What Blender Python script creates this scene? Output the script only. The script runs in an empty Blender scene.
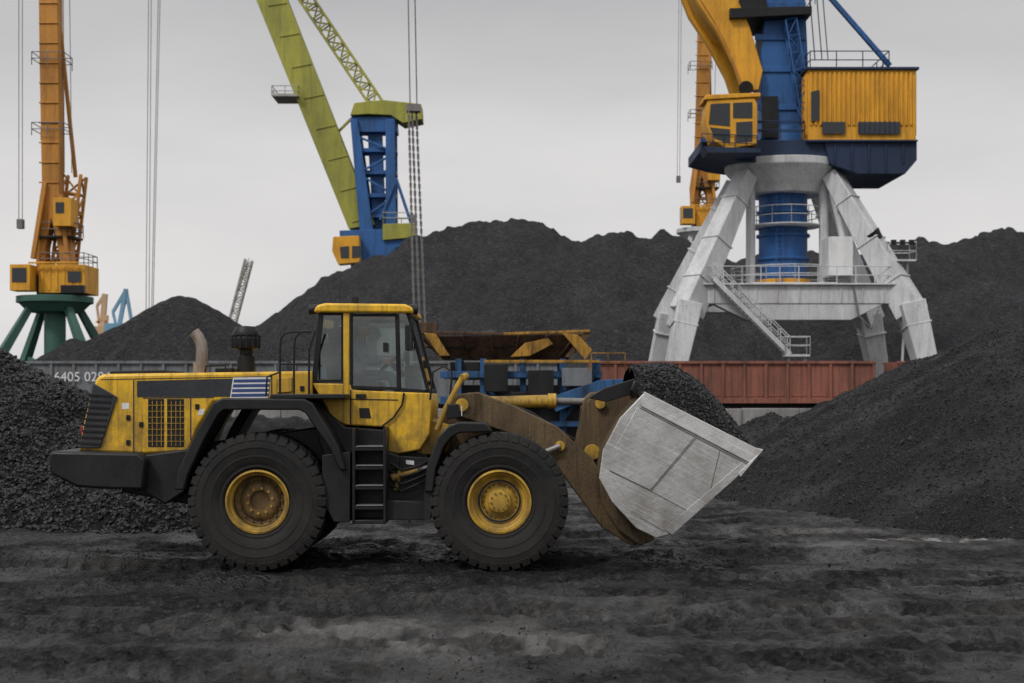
import bpy, bmesh, math, random
import numpy as np
from mathutils import Vector, Matrix
random.seed(3); rng=np.random.default_rng(5)
F=1422.2; HZ=395.0; CH=2.33
def W(px,py,Y): return ((px-512)/F*Y, CH-(py-HZ)/F*Y)
sc=bpy.context.scene
# ---------------------------------------------------------------- materials
def newmat(name):
    m=bpy.data.materials.new(name); m.use_nodes=True
    nt=m.node_tree; p=nt.nodes['Principled BSDF']
    return m,nt,p
def N(nt,t,**k):
    n=nt.nodes.new(t)
    for a,b in k.items():
        if a in n.inputs: n.inputs[a].default_value=b
        else: setattr(n,a,b)
    return n
def ramp(nt,stops):
    r=nt.nodes.new('ShaderNodeValToRGB'); e=r.color_ramp.elements
    e[0].position=stops[0][0]; e[0].color=(*stops[0][1],1)
    e[1].position=stops[-1][0]; e[1].color=(*stops[-1][1],1)
    for s in stops[1:-1]:
        x=e.new(s[0]); x.color=(*s[1],1)
    return r
def objcoord(nt,scale=(1,1,1),rot=(0,0,0)):
    tc=nt.nodes.new('ShaderNodeTexCoord'); mp=nt.nodes.new('ShaderNodeMapping'); mp.vector_type='TEXTURE' if any(rot) else 'POINT'
    mp.inputs['Scale'].default_value=tuple(1/s for s in scale) if any(rot) else scale
    mp.inputs['Rotation'].default_value=rot
    nt.links.new(tc.outputs['Object'],mp.inputs['Vector']); return mp.outputs['Vector']
def mixc(nt,fac,a,b,mode='MIX'):
    m=nt.nodes.new('ShaderNodeMix'); m.data_type='RGBA'; m.blend_type=mode
    for idx,v in ((0,fac),(6,a),(7,b)):
        if isinstance(v,(int,float)): m.inputs[idx].default_value=v
        elif isinstance(v,tuple): m.inputs[idx].default_value=(*v,1)
        else: nt.links.new(v,m.inputs[idx])
    return m.outputs[2]
def paint(name,col,dirt=(0.03,0.025,0.02),amt=0.5,rough=0.45,metal=0.0,scale=1.5,bump=0.15,streak=True,runs=0.0,mud=None,scratch=None,spec=0.4):
    m,nt,p=newmat(name); L=nt.links; p.inputs['Specular IOR Level'].default_value=spec
    n1=N(nt,'ShaderNodeTexNoise',Scale=scale,Detail=8.0,Roughness=0.65)
    L.new(objcoord(nt,(1,1,0.35 if streak else 1)),n1.inputs['Vector'])
    r1=ramp(nt,[(0.42,(0,0,0)),(0.75,(amt,)*3)]); L.new(n1.outputs['Fac'],r1.inputs['Fac'])
    n2=N(nt,'ShaderNodeTexNoise',Scale=scale*9,Detail=6.0,Roughness=0.7)
    L.new(objcoord(nt),n2.inputs['Vector'])
    r2=ramp(nt,[(0.3,tuple(c*0.82 for c in col)),(0.7,tuple(min(1,c*1.12) for c in col))]); L.new(n2.outputs['Fac'],r2.inputs['Fac'])
    r3=ramp(nt,[(0.56,(0,0,0)),(0.72,(amt*0.8,)*3)]); L.new(n2.outputs['Fac'],r3.inputs['Fac'])
    c=mixc(nt,r1.outputs['Color'],r2.outputs['Color'],dirt)
    c=mixc(nt,r3.outputs['Color'],c,dirt)
    if runs:
        n3=N(nt,'ShaderNodeTexNoise',Scale=scale,Detail=5.0,Roughness=0.6); L.new(objcoord(nt,(9,9,0.55)),n3.inputs['Vector'])
        r4=ramp(nt,[(0.5,(0,0,0)),(0.7,(runs,)*3)]); L.new(n3.outputs['Fac'],r4.inputs['Fac'])
        c=mixc(nt,r4.outputs['Color'],c,tuple(d*0.8 for d in dirt))
    if scratch:
        for rot,sc_ in((0.47,1),(-0.35,1.4)):
            n5=N(nt,'ShaderNodeTexNoise',Scale=1.0,Detail=4.0,Roughness=0.7); L.new(objcoord(nt,(1.2*sc_,1,46*sc_),(0,rot,0)),n5.inputs['Vector'])
            r6=ramp(nt,[(0.54,(0,0,0)),(0.68,(scratch,)*3)]); L.new(n5.outputs['Fac'],r6.inputs['Fac'])
            c=mixc(nt,r6.outputs['Color'],c,tuple(min(1,x*(1.4 if rot>0 else 0.5)) for x in col))
    if mud:   # (z_low,z_high,amount,colour) dust and mud thrown up from the ground
        tc=nt.nodes.new('ShaderNodeTexCoord'); sp=nt.nodes.new('ShaderNodeSeparateXYZ'); L.new(tc.outputs['Object'],sp.inputs[0])
        mr=nt.nodes.new('ShaderNodeMapRange'); mr.inputs[1].default_value=mud[0]; mr.inputs[2].default_value=mud[1]; mr.inputs[3].default_value=1; mr.inputs[4].default_value=0; L.new(sp.outputs['Z'],mr.inputs[0])
        n4=N(nt,'ShaderNodeTexNoise',Scale=3.2,Detail=9.0,Roughness=0.7); L.new(objcoord(nt),n4.inputs['Vector'])
        ml=N(nt,'ShaderNodeMath',operation='MULTIPLY'); L.new(mr.outputs[0],ml.inputs[0])
        r5=ramp(nt,[(0.38,(0.12,)*3),(0.62,(mud[2],)*3)]); L.new(n4.outputs['Fac'],r5.inputs['Fac']); L.new(r5.outputs['Color'],ml.inputs[1])
        c=mixc(nt,ml.outputs[0],c,mud[3])
    L.new(c,p.inputs['Base Color'])
    rr=ramp(nt,[(0.3,(rough*0.8,)*3),(0.8,(min(1,rough*1.5),)*3)]); L.new(n1.outputs['Fac'],rr.inputs['Fac'])
    L.new(rr.outputs['Color'],p.inputs['Roughness']); p.inputs['Metallic'].default_value=metal
    b=N(nt,'ShaderNodeBump',Strength=bump,Distance=0.02); L.new(n2.outputs['Fac'],b.inputs['Height']); L.new(b.outputs['Normal'],p.inputs['Normal'])
    return m
def coalmat(name,dark,light,s1=0.5,s2=14,bumpd=0.05,rough=0.75,attr=False,tint=(1,1,1.04),vc=(0.55,1.15,2.0),wet=0.62,spec=(0.05,0.25)):
    m,nt,p=newmat(name); L=nt.links; co=objcoord(nt)
    n1=N(nt,'ShaderNodeTexNoise',Scale=s1,Detail=10.0,Roughness=0.62); L.new(co,n1.inputs['Vector'])
    v=N(nt,'ShaderNodeTexVoronoi',Scale=s2); L.new(co,v.inputs['Vector'])
    n2=N(nt,'ShaderNodeTexNoise',Scale=s2*0.8,Detail=8.0,Roughness=0.7); L.new(co,n2.inputs['Vector'])
    d=tuple(dark*t for t in tint); l=tuple(light*t for t in tint)
    r=ramp(nt,[(0.32,d),(0.5,tuple((a+b)*0.45 for a,b in zip(d,l))),(0.70,l)]); L.new(n1.outputs['Fac'],r.inputs['Fac'])
    sep=nt.nodes.new('ShaderNodeSeparateColor'); L.new(v.outputs['Color'],sep.inputs[0])
    r2=ramp(nt,[(0.0,(vc[0],)*3),(0.8,(vc[1],)*3),(1.0,(vc[2],)*3)]); L.new(sep.outputs[0],r2.inputs['Fac'])
    c=mixc(nt,1.0,r.outputs['Color'],r2.outputs['Color'],'MULTIPLY')
    if attr:
        a=N(nt,'ShaderNodeAttribute',attribute_name='tone')
        c=mixc(nt,a.outputs['Fac'],c,(0.34,0.33,0.315))
    L.new(c,p.inputs['Base Color'])
    rr=ramp(nt,[(0.38,(rough*wet,)*3),(0.6,(rough,)*3)]); L.new(n1.outputs['Fac'],rr.inputs['Fac']); L.new(rr.outputs['Color'],p.inputs['Roughness'])
    rs=ramp(nt,[(0.36,(spec[1],)*3),(0.55,(spec[0],)*3)]); L.new(n1.outputs['Fac'],rs.inputs['Fac']); L.new(rs.outputs['Color'],p.inputs['Specular IOR Level'])
    ad=N(nt,'ShaderNodeMath',operation='ADD'); L.new(v.outputs['Distance'],ad.inputs[0]); L.new(n2.outputs['Fac'],ad.inputs[1])
    b=N(nt,'ShaderNodeBump',Strength=1.0,Distance=bumpd); L.new(ad.outputs[0],b.inputs['Height']); L.new(b.outputs['Normal'],p.inputs['Normal'])
    return m
def glassmat(name,tint,refl=0.3):
    m,nt,p=newmat(name); L=nt.links; nt.nodes.remove(p)
    t=nt.nodes.new('ShaderNodeBsdfTransparent'); t.inputs[0].default_value=(*tint,1)
    g=nt.nodes.new('ShaderNodeBsdfGlossy'); g.inputs['Roughness'].default_value=0.04; g.inputs['Color'].default_value=(0.9,0.95,0.95,1)
    lw=N(nt,'ShaderNodeLayerWeight',Blend=0.3)
    n1=N(nt,'ShaderNodeTexNoise',Scale=2.0,Detail=5.0); L.new(objcoord(nt),n1.inputs['Vector'])
    mr=N(nt,'ShaderNodeMath',operation='MULTIPLY_ADD'); L.new(n1.outputs['Fac'],mr.inputs[0]); mr.inputs[1].default_value=refl*0.8; L.new(lw.outputs['Fresnel'],mr.inputs[2])
    mx=nt.nodes.new('ShaderNodeMixShader'); L.new(mr.outputs[0],mx.inputs[0]); L.new(t.outputs[0],mx.inputs[1]); L.new(g.outputs[0],mx.inputs[2])
    L.new(mx.outputs[0],nt.nodes['Material Output'].inputs[0]); return m

M={}
MUD=(0.030,0.027,0.025)
M['yellow']=paint('loader_yellow_paint',(0.86,0.50,0.024),(0.07,0.05,0.025),0.6,0.36,scale=1.7,runs=0.6,mud=(1.4,3.0,0.85,(0.10,0.07,0.035)))
M['yellow_dirty']=paint('dirty_yellow_paint',(0.56,0.33,0.03),(0.035,0.027,0.018),0.95,0.55,scale=3,runs=0.6,mud=(1.0,3.2,0.7,MUD))
M['rim']=paint('rim_paint',(0.58,0.35,0.035),(0.05,0.035,0.02),0.95,0.55,scale=5,mud=(0.2,1.6,0.8,(0.075,0.055,0.035)))
M['hubdark']=paint('greasy_hub',(0.18,0.11,0.04),(0.02,0.016,0.012),0.95,0.5,scale=6)
M['boom']=paint('muddy_boom_steel',(0.13,0.088,0.045),(0.022,0.019,0.016),0.95,0.65,scale=2.4,bump=0.6,runs=0.5,spec=0.25)
M['black']=paint('black_paint',(0.008,0.0085,0.0095),(0.030,0.028,0.026),0.45,0.45,scale=2.5,mud=(0.3,2.0,0.6,MUD),spec=0.3)
M['blackdecal']=paint('dark_decal',(0.022,0.026,0.034),(0.08,0.07,0.05),0.4,0.4,scale=3)
M['blue_decal']=paint('blue_decal',(0.03,0.06,0.2),amt=0.3)
M['white']=paint('white_paint',(0.7,0.7,0.7),(0.3,0.28,0.25),0.5,0.5)
M['rubber']=paint('tyre_rubber',(0.016,0.0155,0.0155),(0.040,0.037,0.034),0.75,0.75,scale=3.5,bump=0.5,streak=False,mud=(-0.1,1.7,0.5,(0.036,0.032,0.029)),spec=0.2)
M['steel']=paint('worn_bucket_steel',(0.50,0.495,0.485),(0.12,0.10,0.08),0.7,0.42,metal=0.3,scale=1.9,bump=0.3,streak=False,scratch=0.6,mud=(0.30,1.35,0.75,(0.09,0.078,0.065)))
M['steel_edge']=paint('bright_edge_steel',(0.64,0.63,0.62),(0.25,0.22,0.19),0.7,0.36,metal=0.35,scale=4,streak=False,scratch=0.5)
M['weld']=paint('weld_seam',(0.20,0.18,0.16),amt=0.5,rough=0.6,metal=0.3)
M['chrome']=paint('hydraulic_rod',(0.22,0.21,0.20),(0.06,0.05,0.04),0.7,0.5,metal=0.3)
M['exhaust']=paint('exhaust_pipe',(0.34,0.29,0.25),(0.08,0.05,0.03),0.8,0.5,metal=0.5,scale=8)
M['cgrey']=paint('crane_grey_paint',(0.58,0.59,0.60),(0.16,0.14,0.12),0.5,0.6,scale=0.8,runs=0.32)
M['cblue']=paint('crane_blue_paint',(0.022,0.11,0.32),(0.02,0.035,0.07),0.7,0.55,scale=0.4,runs=0.5)
M['cblue_dark']=paint('crane_dark_blue_paint',(0.012,0.028,0.072),(0.015,0.02,0.025),0.6,0.6,scale=0.4)
M['cyellow']=paint('crane_yellow_paint',(0.74,0.36,0.022),(0.24,0.10,0.02),0.6,0.55,scale=0.8,runs=0.35)
M['corange']=paint('crane_orange_paint',(0.52,0.225,0.028),(0.12,0.055,0.025),0.75,0.6,scale=0.4,runs=0.4)
M['chart']=paint('crane_chartreuse_paint',(0.36,0.35,0.05),(0.12,0.115,0.045),0.75,0.55,scale=0.3,runs=0.4)
M['cgreen']=paint('crane_green_paint',(0.05,0.13,0.10),(0.03,0.05,0.045),0.6,0.6,scale=0.4)
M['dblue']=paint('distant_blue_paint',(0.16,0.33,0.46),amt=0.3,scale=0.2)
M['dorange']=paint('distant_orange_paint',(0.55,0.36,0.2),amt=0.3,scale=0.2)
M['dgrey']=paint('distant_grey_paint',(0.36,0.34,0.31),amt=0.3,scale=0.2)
M['cable']=paint('wire_rope',(0.17,0.17,0.17),amt=0.3,rough=0.7)
M['chain']=paint('steel_chain',(0.20,0.195,0.19),(0.1,0.07,0.05),0.6,rough=0.5,metal=0.2)
M['wgrey']=paint('wagon_grey_paint',(0.17,0.185,0.20),(0.07,0.06,0.05),0.7,0.7,scale=0.6,runs=0.6)
M['wred']=paint('wagon_red_paint',(0.27,0.095,0.062),(0.06,0.04,0.033),0.8,0.75,scale=0.6,runs=0.7)
M['rust']=paint('rusty_steel',(0.11,0.065,0.04),(0.012,0.011,0.010),0.98,0.85,scale=1.3,bump=0.5,runs=0.7,spec=0.15)
M['yrust']=paint('rusted_yellow_paint',(0.42,0.225,0.04),(0.045,0.026,0.017),0.98,0.8,scale=1.9,bump=0.4,runs=0.95,spec=0.2)
M['hblue']=paint('hopper_blue_paint',(0.025,0.10,0.24),(0.012,0.016,0.022),0.98,0.65,scale=1.0,runs=0.9)
M['concrete']=paint('weathered_concrete',(0.28,0.27,0.26),(0.06,0.06,0.06),0.8,0.9,scale=0.6,bump=0.5,runs=0.6)
M['darkglass']=paint('dark_window',(0.03,0.035,0.04),amt=0.1,rough=0.12)
M['glass']=glassmat('cab_glass',(0.66,0.76,0.72),0.24)
M['seat']=paint('seat_fabric',(0.03,0.03,0.035),amt=0.3,rough=0.9)
M['skin']=paint('skin',(0.45,0.25,0.17),(0.3,0.15,0.1),0.2,0.5)
M['cloth']=paint('work_jacket',(0.10,0.16,0.24),amt=0.4,rough=0.9)
M['hair']=paint('dark_hair',(0.02,0.015,0.01),amt=0.2,rough=0.8)
M['red_lens']=paint('red_lens',(0.25,0.02,0.02),amt=0.3,rough=0.3)
M['coal_near']=coalmat('coal_lumps',0.006,0.017,0.8,22,0.06,0.6)
M['coal_right']=coalmat('fine_coal',0.012,0.030,0.45,34,0.04,0.75)
M['coal_rock']=coalmat('coal_rock',0.006,0.026,11,30,0.01,0.45,vc=(0.4,1.3,3.2),spec=(0.15,0.45))
M['coal_rock_fine']=coalmat('coal_rock_fine',0.010,0.034,11,30,0.01,0.55,vc=(0.5,1.3,2.8),spec=(0.08,0.3))
M['coal_far']=coalmat('stockpile_coal',0.028,0.060,0.13,5.0,0.22,0.9,tint=(1,1,1.05),vc=(0.7,1.05,1.5),wet=0.8,spec=(0.03,0.1))  # lighter than near coal: distance haze is put into the base colour
M['ground']=coalmat('coal_dust_ground',0.006,0.020,0.7,20,0.035,0.75,attr=True,tint=(1.03,1,0.99),wet=0.36,spec=(0.04,0.42),vc=(0.5,1.2,2.2))

# ---------------------------------------------------------------- builder
class Part:
    def __init__(s,name,mat,bevel): s.name=name;s.mat=mat;s.bevel=bevel;s.v=[];s.f=[]
    def add(s,v,f):
        o=len(s.v); s.v+= [tuple(a) for a in v]; s.f+=[tuple(i+o for i in q) for q in f]; return s
    def box(s,x0,x1,y0,y1,z0,z1):
        v=[(x,y,z) for x in(x0,x1) for y in(y0,y1) for z in(z0,z1)]
        return s.add(v,[(0,1,3,2),(4,6,7,5),(0,4,5,1),(2,3,7,6),(0,2,6,4),(1,5,7,3)])
    def prism(s,pts,y0,y1):
        n=len(pts); v=[(x,y0,z) for x,z in pts]+[(x,y1,z) for x,z in pts]
        f=[tuple(range(n)),tuple(range(2*n-1,n-1,-1))]+[(i,(i+1)%n,(i+1)%n+n,i+n) for i in range(n)]
        return s.add(v,f)
    def px(s,pts,Y0,Y1,Yref=None):
        Yr=Y0 if Yref is None else Yref
        return s.prism([W(a,b,Yr) for a,b in pts],Y0,Y1)
    def frame(s,p0,p1):
        p0=Vector(p0);p1=Vector(p1);d=(p1-p0).normalized()
        up=Vector((0,0,1)) if abs(d.z)<0.95 else Vector((0,1,0))
        a=d.cross(up).normalized(); b=a.cross(d).normalized(); return p0,p1,a,b
    def beam(s,p0,p1,w,h=None,w1=None,h1=None):
        h=h or w; w1=w1 or w; h1=h1 or h
        p0,p1,a,b=s.frame(p0,p1); v=[]
        for p,ww,hh in((p0,w,h),(p1,w1,h1)):
            for i,j in((-1,-1),(1,-1),(1,1),(-1,1)): v.append(p+a*i*ww/2+b*j*hh/2)
        return s.add(v,[(0,1,2,3),(7,6,5,4),(0,4,5,1),(1,5,6,2),(2,6,7,3),(3,7,4,0)])
    def cyl(s,p0,p1,r,r1=None,n=12):
        r1=r if r1 is None else r1
        p0,p1,a,b=s.frame(p0,p1); v=[]
        for p,rr in((p0,r),(p1,r1)):
            for i in range(n):
                t=2*math.pi*i/n; v.append(p+a*math.cos(t)*rr+b*math.sin(t)*rr)
        return s.add(v,[tuple(range(n-1,-1,-1)),tuple(range(n,2*n))]+[(i,(i+1)%n,(i+1)%n+n,i+n) for i in range(n)])
    def tube(s,path,r,n=8):
        P=[Vector(p) for p in path]; v=[]; f=[]; 
        ref=Vector((0.13,0.9,0.3)).normalized()
        for k,p in enumerate(P):
            d=((P[min(k+1,len(P)-1)]-P[max(k-1,0)])).normalized()
            a=d.cross(ref); 
            if a.length<0.1: a=d.cross(Vector((1,0,0)))
            a.normalize(); b=a.cross(d).normalized()
            for i in range(n):
                t=2*math.pi*i/n; v.append(p+a*math.cos(t)*r+b*math.sin(t)*r)
        for k in range(len(P)-1):
            for i in range(n):
                f.append((k*n+i,k*n+(i+1)%n,(k+1)*n+(i+1)%n,(k+1)*n+i))
        f.append(tuple(range(n-1,-1,-1))); f.append(tuple(range((len(P)-1)*n,len(P)*n)))
        return s.add(v,f)
    def lathe(s,c,prof,n=64,axis='Y'):
        v=[];f=[];m=len(prof)
        for i in range(n):
            t=2*math.pi*i/n
            for r,y in prof:
                if axis=='Y': v.append((c[0]+r*math.cos(t),c[1]+y,c[2]+r*math.sin(t)))
                else: v.append((c[0]+r*math.cos(t),c[1]+r*math.sin(t),c[2]+y))
        for i in range(n):
            for j in range(m-1): f.append((i*m+j,i*m+j+1,((i+1)%n)*m+j+1,((i+1)%n)*m+j))
        return s.add(v,f)
    def rail(s,p0,p1,h=1.1,n=5,r=0.03):
        p0=Vector(p0);p1=Vector(p1)
        for i in range(n+1):
            p=p0.lerp(p1,i/n); s.cyl(p,p+Vector((0,0,h)),r,n=5)
        for k in(0.5,1.0): s.cyl(p0+Vector((0,0,h*k)),p1+Vector((0,0,h*k)),r,n=5)
        return s
    def railbox(s,x0,x1,y0,y1,z,h=1.1,r=0.03):
        for a,b in(((x0,y0),(x1,y0)),((x1,y0),(x1,y1)),((x1,y1),(x0,y1)),((x0,y1),(x0,y0))):
            L=math.hypot(b[0]-a[0],b[1]-a[1]); s.rail((*a,z),(*b,z),h,max(1,int(L/1.3)),r)
        return s
    def truss(s,p0,p1,w,h,n,r):
        p0,p1,a,b=s.frame(p0,p1)
        c=[[p+a*i*w/2+b*j*h/2 for i,j in((-1,-1),(1,-1),(1,1),(-1,1))] for p in [p0.lerp(p1,k/n) for k in range(n+1)]]
        for q in range(4): s.beam(c[0][q],c[-1][q],r*1.6)
        for k in range(n):
            for q in range(4):
                q2=(q+1)%4
                s.beam(c[k][q],c[k][q2],r)
                s.beam(c[k][q] if k%2 else c[k][q2],c[k+1][q2] if k%2 else c[k+1][q],r)
        return s
def link(ob,parent=None):
    sc.collection.objects.link(ob)
    if parent is not None: ob.parent=parent
    return ob
class Obj:
    def __init__(s,name):
        s.e=bpy.data.objects.new(name,None); s.e.empty_display_size=0.5; link(s.e); s.parts=[]
    def part(s,name,mat,bevel=0):
        p=Part(name,mat,bevel); s.parts.append(p); return p
    def finish(s):
        for p in s.parts:
            if not p.v: continue
            me=bpy.data.meshes.new(p.name); me.from_pydata(p.v,[],p.f)
            bm=bmesh.new(); bm.from_mesh(me)
            bmesh.ops.recalc_face_normals(bm,faces=bm.faces)
            for f in bm.faces: f.smooth=True
            for e in bm.edges:
                if len(e.link_faces)==2:
                    if e.calc_face_angle(0)>math.radians(32): e.smooth=False
                else: e.smooth=False
            bm.to_mesh(me); bm.free()
            me.materials.append(M[p.mat])
            ob=link(bpy.data.objects.new(p.name,me),s.e)
            if p.bevel:
                b=ob.modifiers.new('bevel','BEVEL'); b.width=p.bevel; b.segments=2; b.limit_method='ANGLE'; b.angle_limit=math.radians(35)
        return s.e
# ---------------------------------------------------------------- noise
def _h(x,y,s):
    n=(x*374761393+y*668265263+s*144269504)&0xffffffff
    n=((n^(n>>13))*1274126177)&0xffffffff
    return ((n^(n>>16))&0xffff)/65535.0
def vn(x,y,s=0):
    xi=np.floor(x).astype(np.int64); yi=np.floor(y).astype(np.int64); fx=x-xi; fy=y-yi
    fx=fx*fx*(3-2*fx); fy=fy*fy*(3-2*fy)
    a=_h(xi,yi,s);b=_h(xi+1,yi,s);c=_h(xi,yi+1,s);d=_h(xi+1,yi+1,s)
    return (a+(b-a)*fx)*(1-fy)+(c+(d-c)*fx)*fy-0.5
def fbm(x,y,o=4,s=0,g=0.5):
    r=0;a=1;ca,sa=0.8,0.6
    for i in range(o):
        r=r+a*vn(x,y,s+i*17); x,y=(x*ca-y*sa)*2.03+3.1,(x*sa+y*ca)*2.03+1.7; a*=g
    return r
def gridmesh(name,xs,ys,Z,mat,attrs=None,parent=None):
    nx,ny=len(xs),len(ys); X,Y=np.meshgrid(xs,ys)
    co=np.stack([X.ravel(),Y.ravel(),Z.ravel()],1).astype(np.float32)
    i=np.arange((ny-1)*(nx-1)); r=i//(nx-1); c=i%(nx-1); a=r*nx+c
    q=np.stack([a,a+1,a+nx+1,a+nx],1).astype(np.int32)
    me=bpy.data.meshes.new(name); me.vertices.add(len(co)); me.vertices.foreach_set('co',co.ravel())
    me.loops.add(q.size); me.loops.foreach_set('vertex_index',q.ravel())
    me.polygons.add(len(q)); me.polygons.foreach_set('loop_start',np.arange(0,q.size,4,dtype=np.int32))
    me.update(calc_edges=True); me.polygons.foreach_set('use_smooth',np.ones(len(q),dtype=bool))
    if attrs is not None:
        at=me.attributes.new('tone','FLOAT','POINT'); at.data.foreach_set('value',attrs.ravel().astype(np.float32))
    me.materials.append(M[mat]); return link(bpy.data.objects.new(name,me),parent)
ico=None
def rocks(name,pts,sz,mat,parent=None):
    global ico
    if ico is None:
        bm=bmesh.new(); bmesh.ops.create_icosphere(bm,subdivisions=1,radius=1)
        ico=(np.array([v.co[:] for v in bm.verts]),np.array([[v.index for v in f.verts] for f in bm.faces])); bm.free()
    V,Fc=ico; n=len(pts)
    sc3=rng.uniform(0.55,1.25,(n,1,3))*sz[:,None,None]
    jit=1+rng.uniform(-0.25,0.25,(n,len(V),1))
    P=V[None]*jit*sc3
    q=rng.normal(size=(n,4)); q/=np.linalg.norm(q,axis=1,keepdims=True); w,x,y,z=q.T
    R=np.stack([1-2*(y*y+z*z),2*(x*y-z*w),2*(x*z+y*w),2*(x*y+z*w),1-2*(x*x+z*z),2*(y*z-x*w),2*(x*z-y*w),2*(y*z+x*w),1-2*(x*x+y*y)],1).reshape(n,3,3)
    P=np.einsum('nij,nvj->nvi',R,P)+pts[:,None,:]
    f=(Fc[None]+(np.arange(n)*len(V))[:,None,None]).reshape(-1,3).astype(np.int32)
    me=bpy.data.meshes.new(name); me.vertices.add(n*len(V)); me.vertices.foreach_set('co',P.astype(np.float32).ravel())
    me.loops.add(f.size); me.loops.foreach_set('vertex_index',f.ravel()); me.polygons.add(len(f)); me.polygons.foreach_set('loop_start',np.arange(0,f.size,3,dtype=np.int32))
    me.update(calc_edges=True); me.polygons.foreach_set('use_smooth',np.zeros(len(f),dtype=bool))
    me.materials.append(M[mat]); return link(bpy.data.objects.new(name,me),parent)
def ridge_h(X,Y,lines,step):
    H=np.full(X.shape,-9.0)
    for pts,s in lines:
        S=[]
        for a,b in zip(pts[:-1],pts[1:]):
            k=max(1,int(math.hypot(b[0]-a[0],b[1]-a[1])/step))
            S+=[tuple(a[j]+(b[j]-a[j])*i/k for j in range(3)) for i in range(k)]
        S.append(pts[-1])
        for x,y,h in S:
            d=np.sqrt((X-x)**2+(Y-y)**2+0.03*abs(h)); H=np.maximum(H,h-s*d)
    return H
def R(px,py,Y): x,z=W(px,py,Y); return (x,Y,z)

# ---------------------------------------------------------------- ground
def axis(lo,hi,res,far_lo,far_hi):
    a=list(np.arange(lo,hi+res/2,res)); st=res
    b=[];x=hi
    while x<far_hi: st*=1.16; x+=st; b.append(x)
    c=[];x=lo;st=res
    while x>far_lo: st*=1.16; x-=st; c.append(x)
    return np.array(c[::-1]+a+b)
gx=axis(-11,12,0.033,-3000,3000); gy=axis(10.5,31,0.035,-300,4000)
GX,GY=np.meshgrid(gx,gy)
near=np.clip((60-GY)/25,0,1)*np.clip((40-np.abs(GX))/20,0,1)
def ground_h(X,Y):
    z=0.07*fbm(X*0.35,Y*0.5,3,5)+0.06*fbm(X*1.6,Y*1.9,4,9)+0.035*fbm(X*7,Y*7,4,21,0.6)
    tone=np.zeros_like(X)
    tr=[(11.9,0.02,0.01,0.34),(12.6,0.05,0.010,0.34),(13.3,-0.04,-0.006,0.34),(14.0,0.03,0.005,0.3),(14.8,0.09,0.004,0.36),(15.4,-0.10,0.012,0.34),(16.3,0.02,-0.008,0.36),(17.1,-0.04,0.01,0.34),(17.9,0.10,0.0,0.34),
        (19.35,0.0,0.0,0.36),(20.6,0.06,0.0,0.36),(22.0,0.02,0.0,0.36),(23.2,0.04,0.006,0.36),(24.3,-0.12,0.01,0.36),(25.6,0.06,0.012,0.36),(27.5,0.15,-0.01,0.36),(14.0,0.5,0.02,0.36),(17.0,0.62,0.03,0.36),(21.0,-0.45,0.02,0.36),(15.5,-0.5,0.03,0.36)]
    for k,(y0,a,b,w) in enumerate(tr):
        yc=y0+a*X+b*X*X+0.5*vn(X*0.25,X*0+k,77); sl=np.sqrt(1+(a+2*b*X)**2); v=(Y-yc)/sl
        m=np.exp(-(np.abs(v)/w)**6)
        fade=np.clip(0.45+2.2*fbm(X*0.4+k*3,Y*0.4,3,50+k),0,1)
        u=X*sl; lug=np.sin(2*math.pi*(u/0.27)+np.sign(v)*5*np.abs(v))
        z=z+m*fade*(-0.04+0.036*np.tanh(lug*2.4)*np.clip(0.7+1.2*vn(X*2,Y*2,k),0,1))+0.05*fade*np.exp(-((np.abs(v)-w*1.15)/0.08)**2)
        tone=tone+m*fade*(0.004+0.04*np.clip(lug,0,1)*np.clip(0.4+1.5*fbm(X,Y,2,k),0,1))
    return z,tone
z,tone=ground_h(GX,GY); z*=near; tone*=near
dust=np.clip(fbm(GX*0.55,GY*0.35,5,31)*1.5-0.22,0,1)*0.12
def blob(cx,cy,rx,ry): return np.exp(-(((GX-cx)/rx)**2+((GY-cy)/ry)**2)**1.3)
nz=np.clip(0.45+1.9*fbm(GX*2.2,GY*1.3,5,41,0.65),0,1)
dust+=nz*(0.34*blob(-0.4,13.4,1.6,0.75)+0.30*blob(-1.9,14.4,1.5,0.5)+1.0*blob(6.9,22.9,1.4,0.32)+0.20*blob(5.0,24.5,1.8,0.6)+0.22*blob(3.8,22.0,2.5,0.8)+0.10*blob(2.5,15.5,3.0,1.0)+0.12*blob(2.0,20.5,3.0,0.5))
dust+=0.05*np.clip(fbm(GX*5,GY*5,4,63,0.65)+0.02,0,1)
ground=gridmesh('ground',gx,gy,z-0.012,'ground',np.clip((tone+dust)*np.clip((90-GY)/50,0.2,1),0,0.9))
n=14000; px_=rng.uniform(-11,12,n); py_=10.8+rng.power(0.8,n)*20; kk=rng.random(n)<np.clip(0.25+2.4*fbm(px_*0.5,py_*0.5,3,88),0.03,1); px_=px_[kk]; py_=py_[kk]; zz,_=ground_h(px_,py_); n=len(px_)
rocks('loose_coal',np.stack([px_,py_,zz-0.008],1),rng.uniform(0.005,0.014,n)*(1+(rng.random(n)>0.97)*1.5),'coal_rock',ground)

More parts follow.
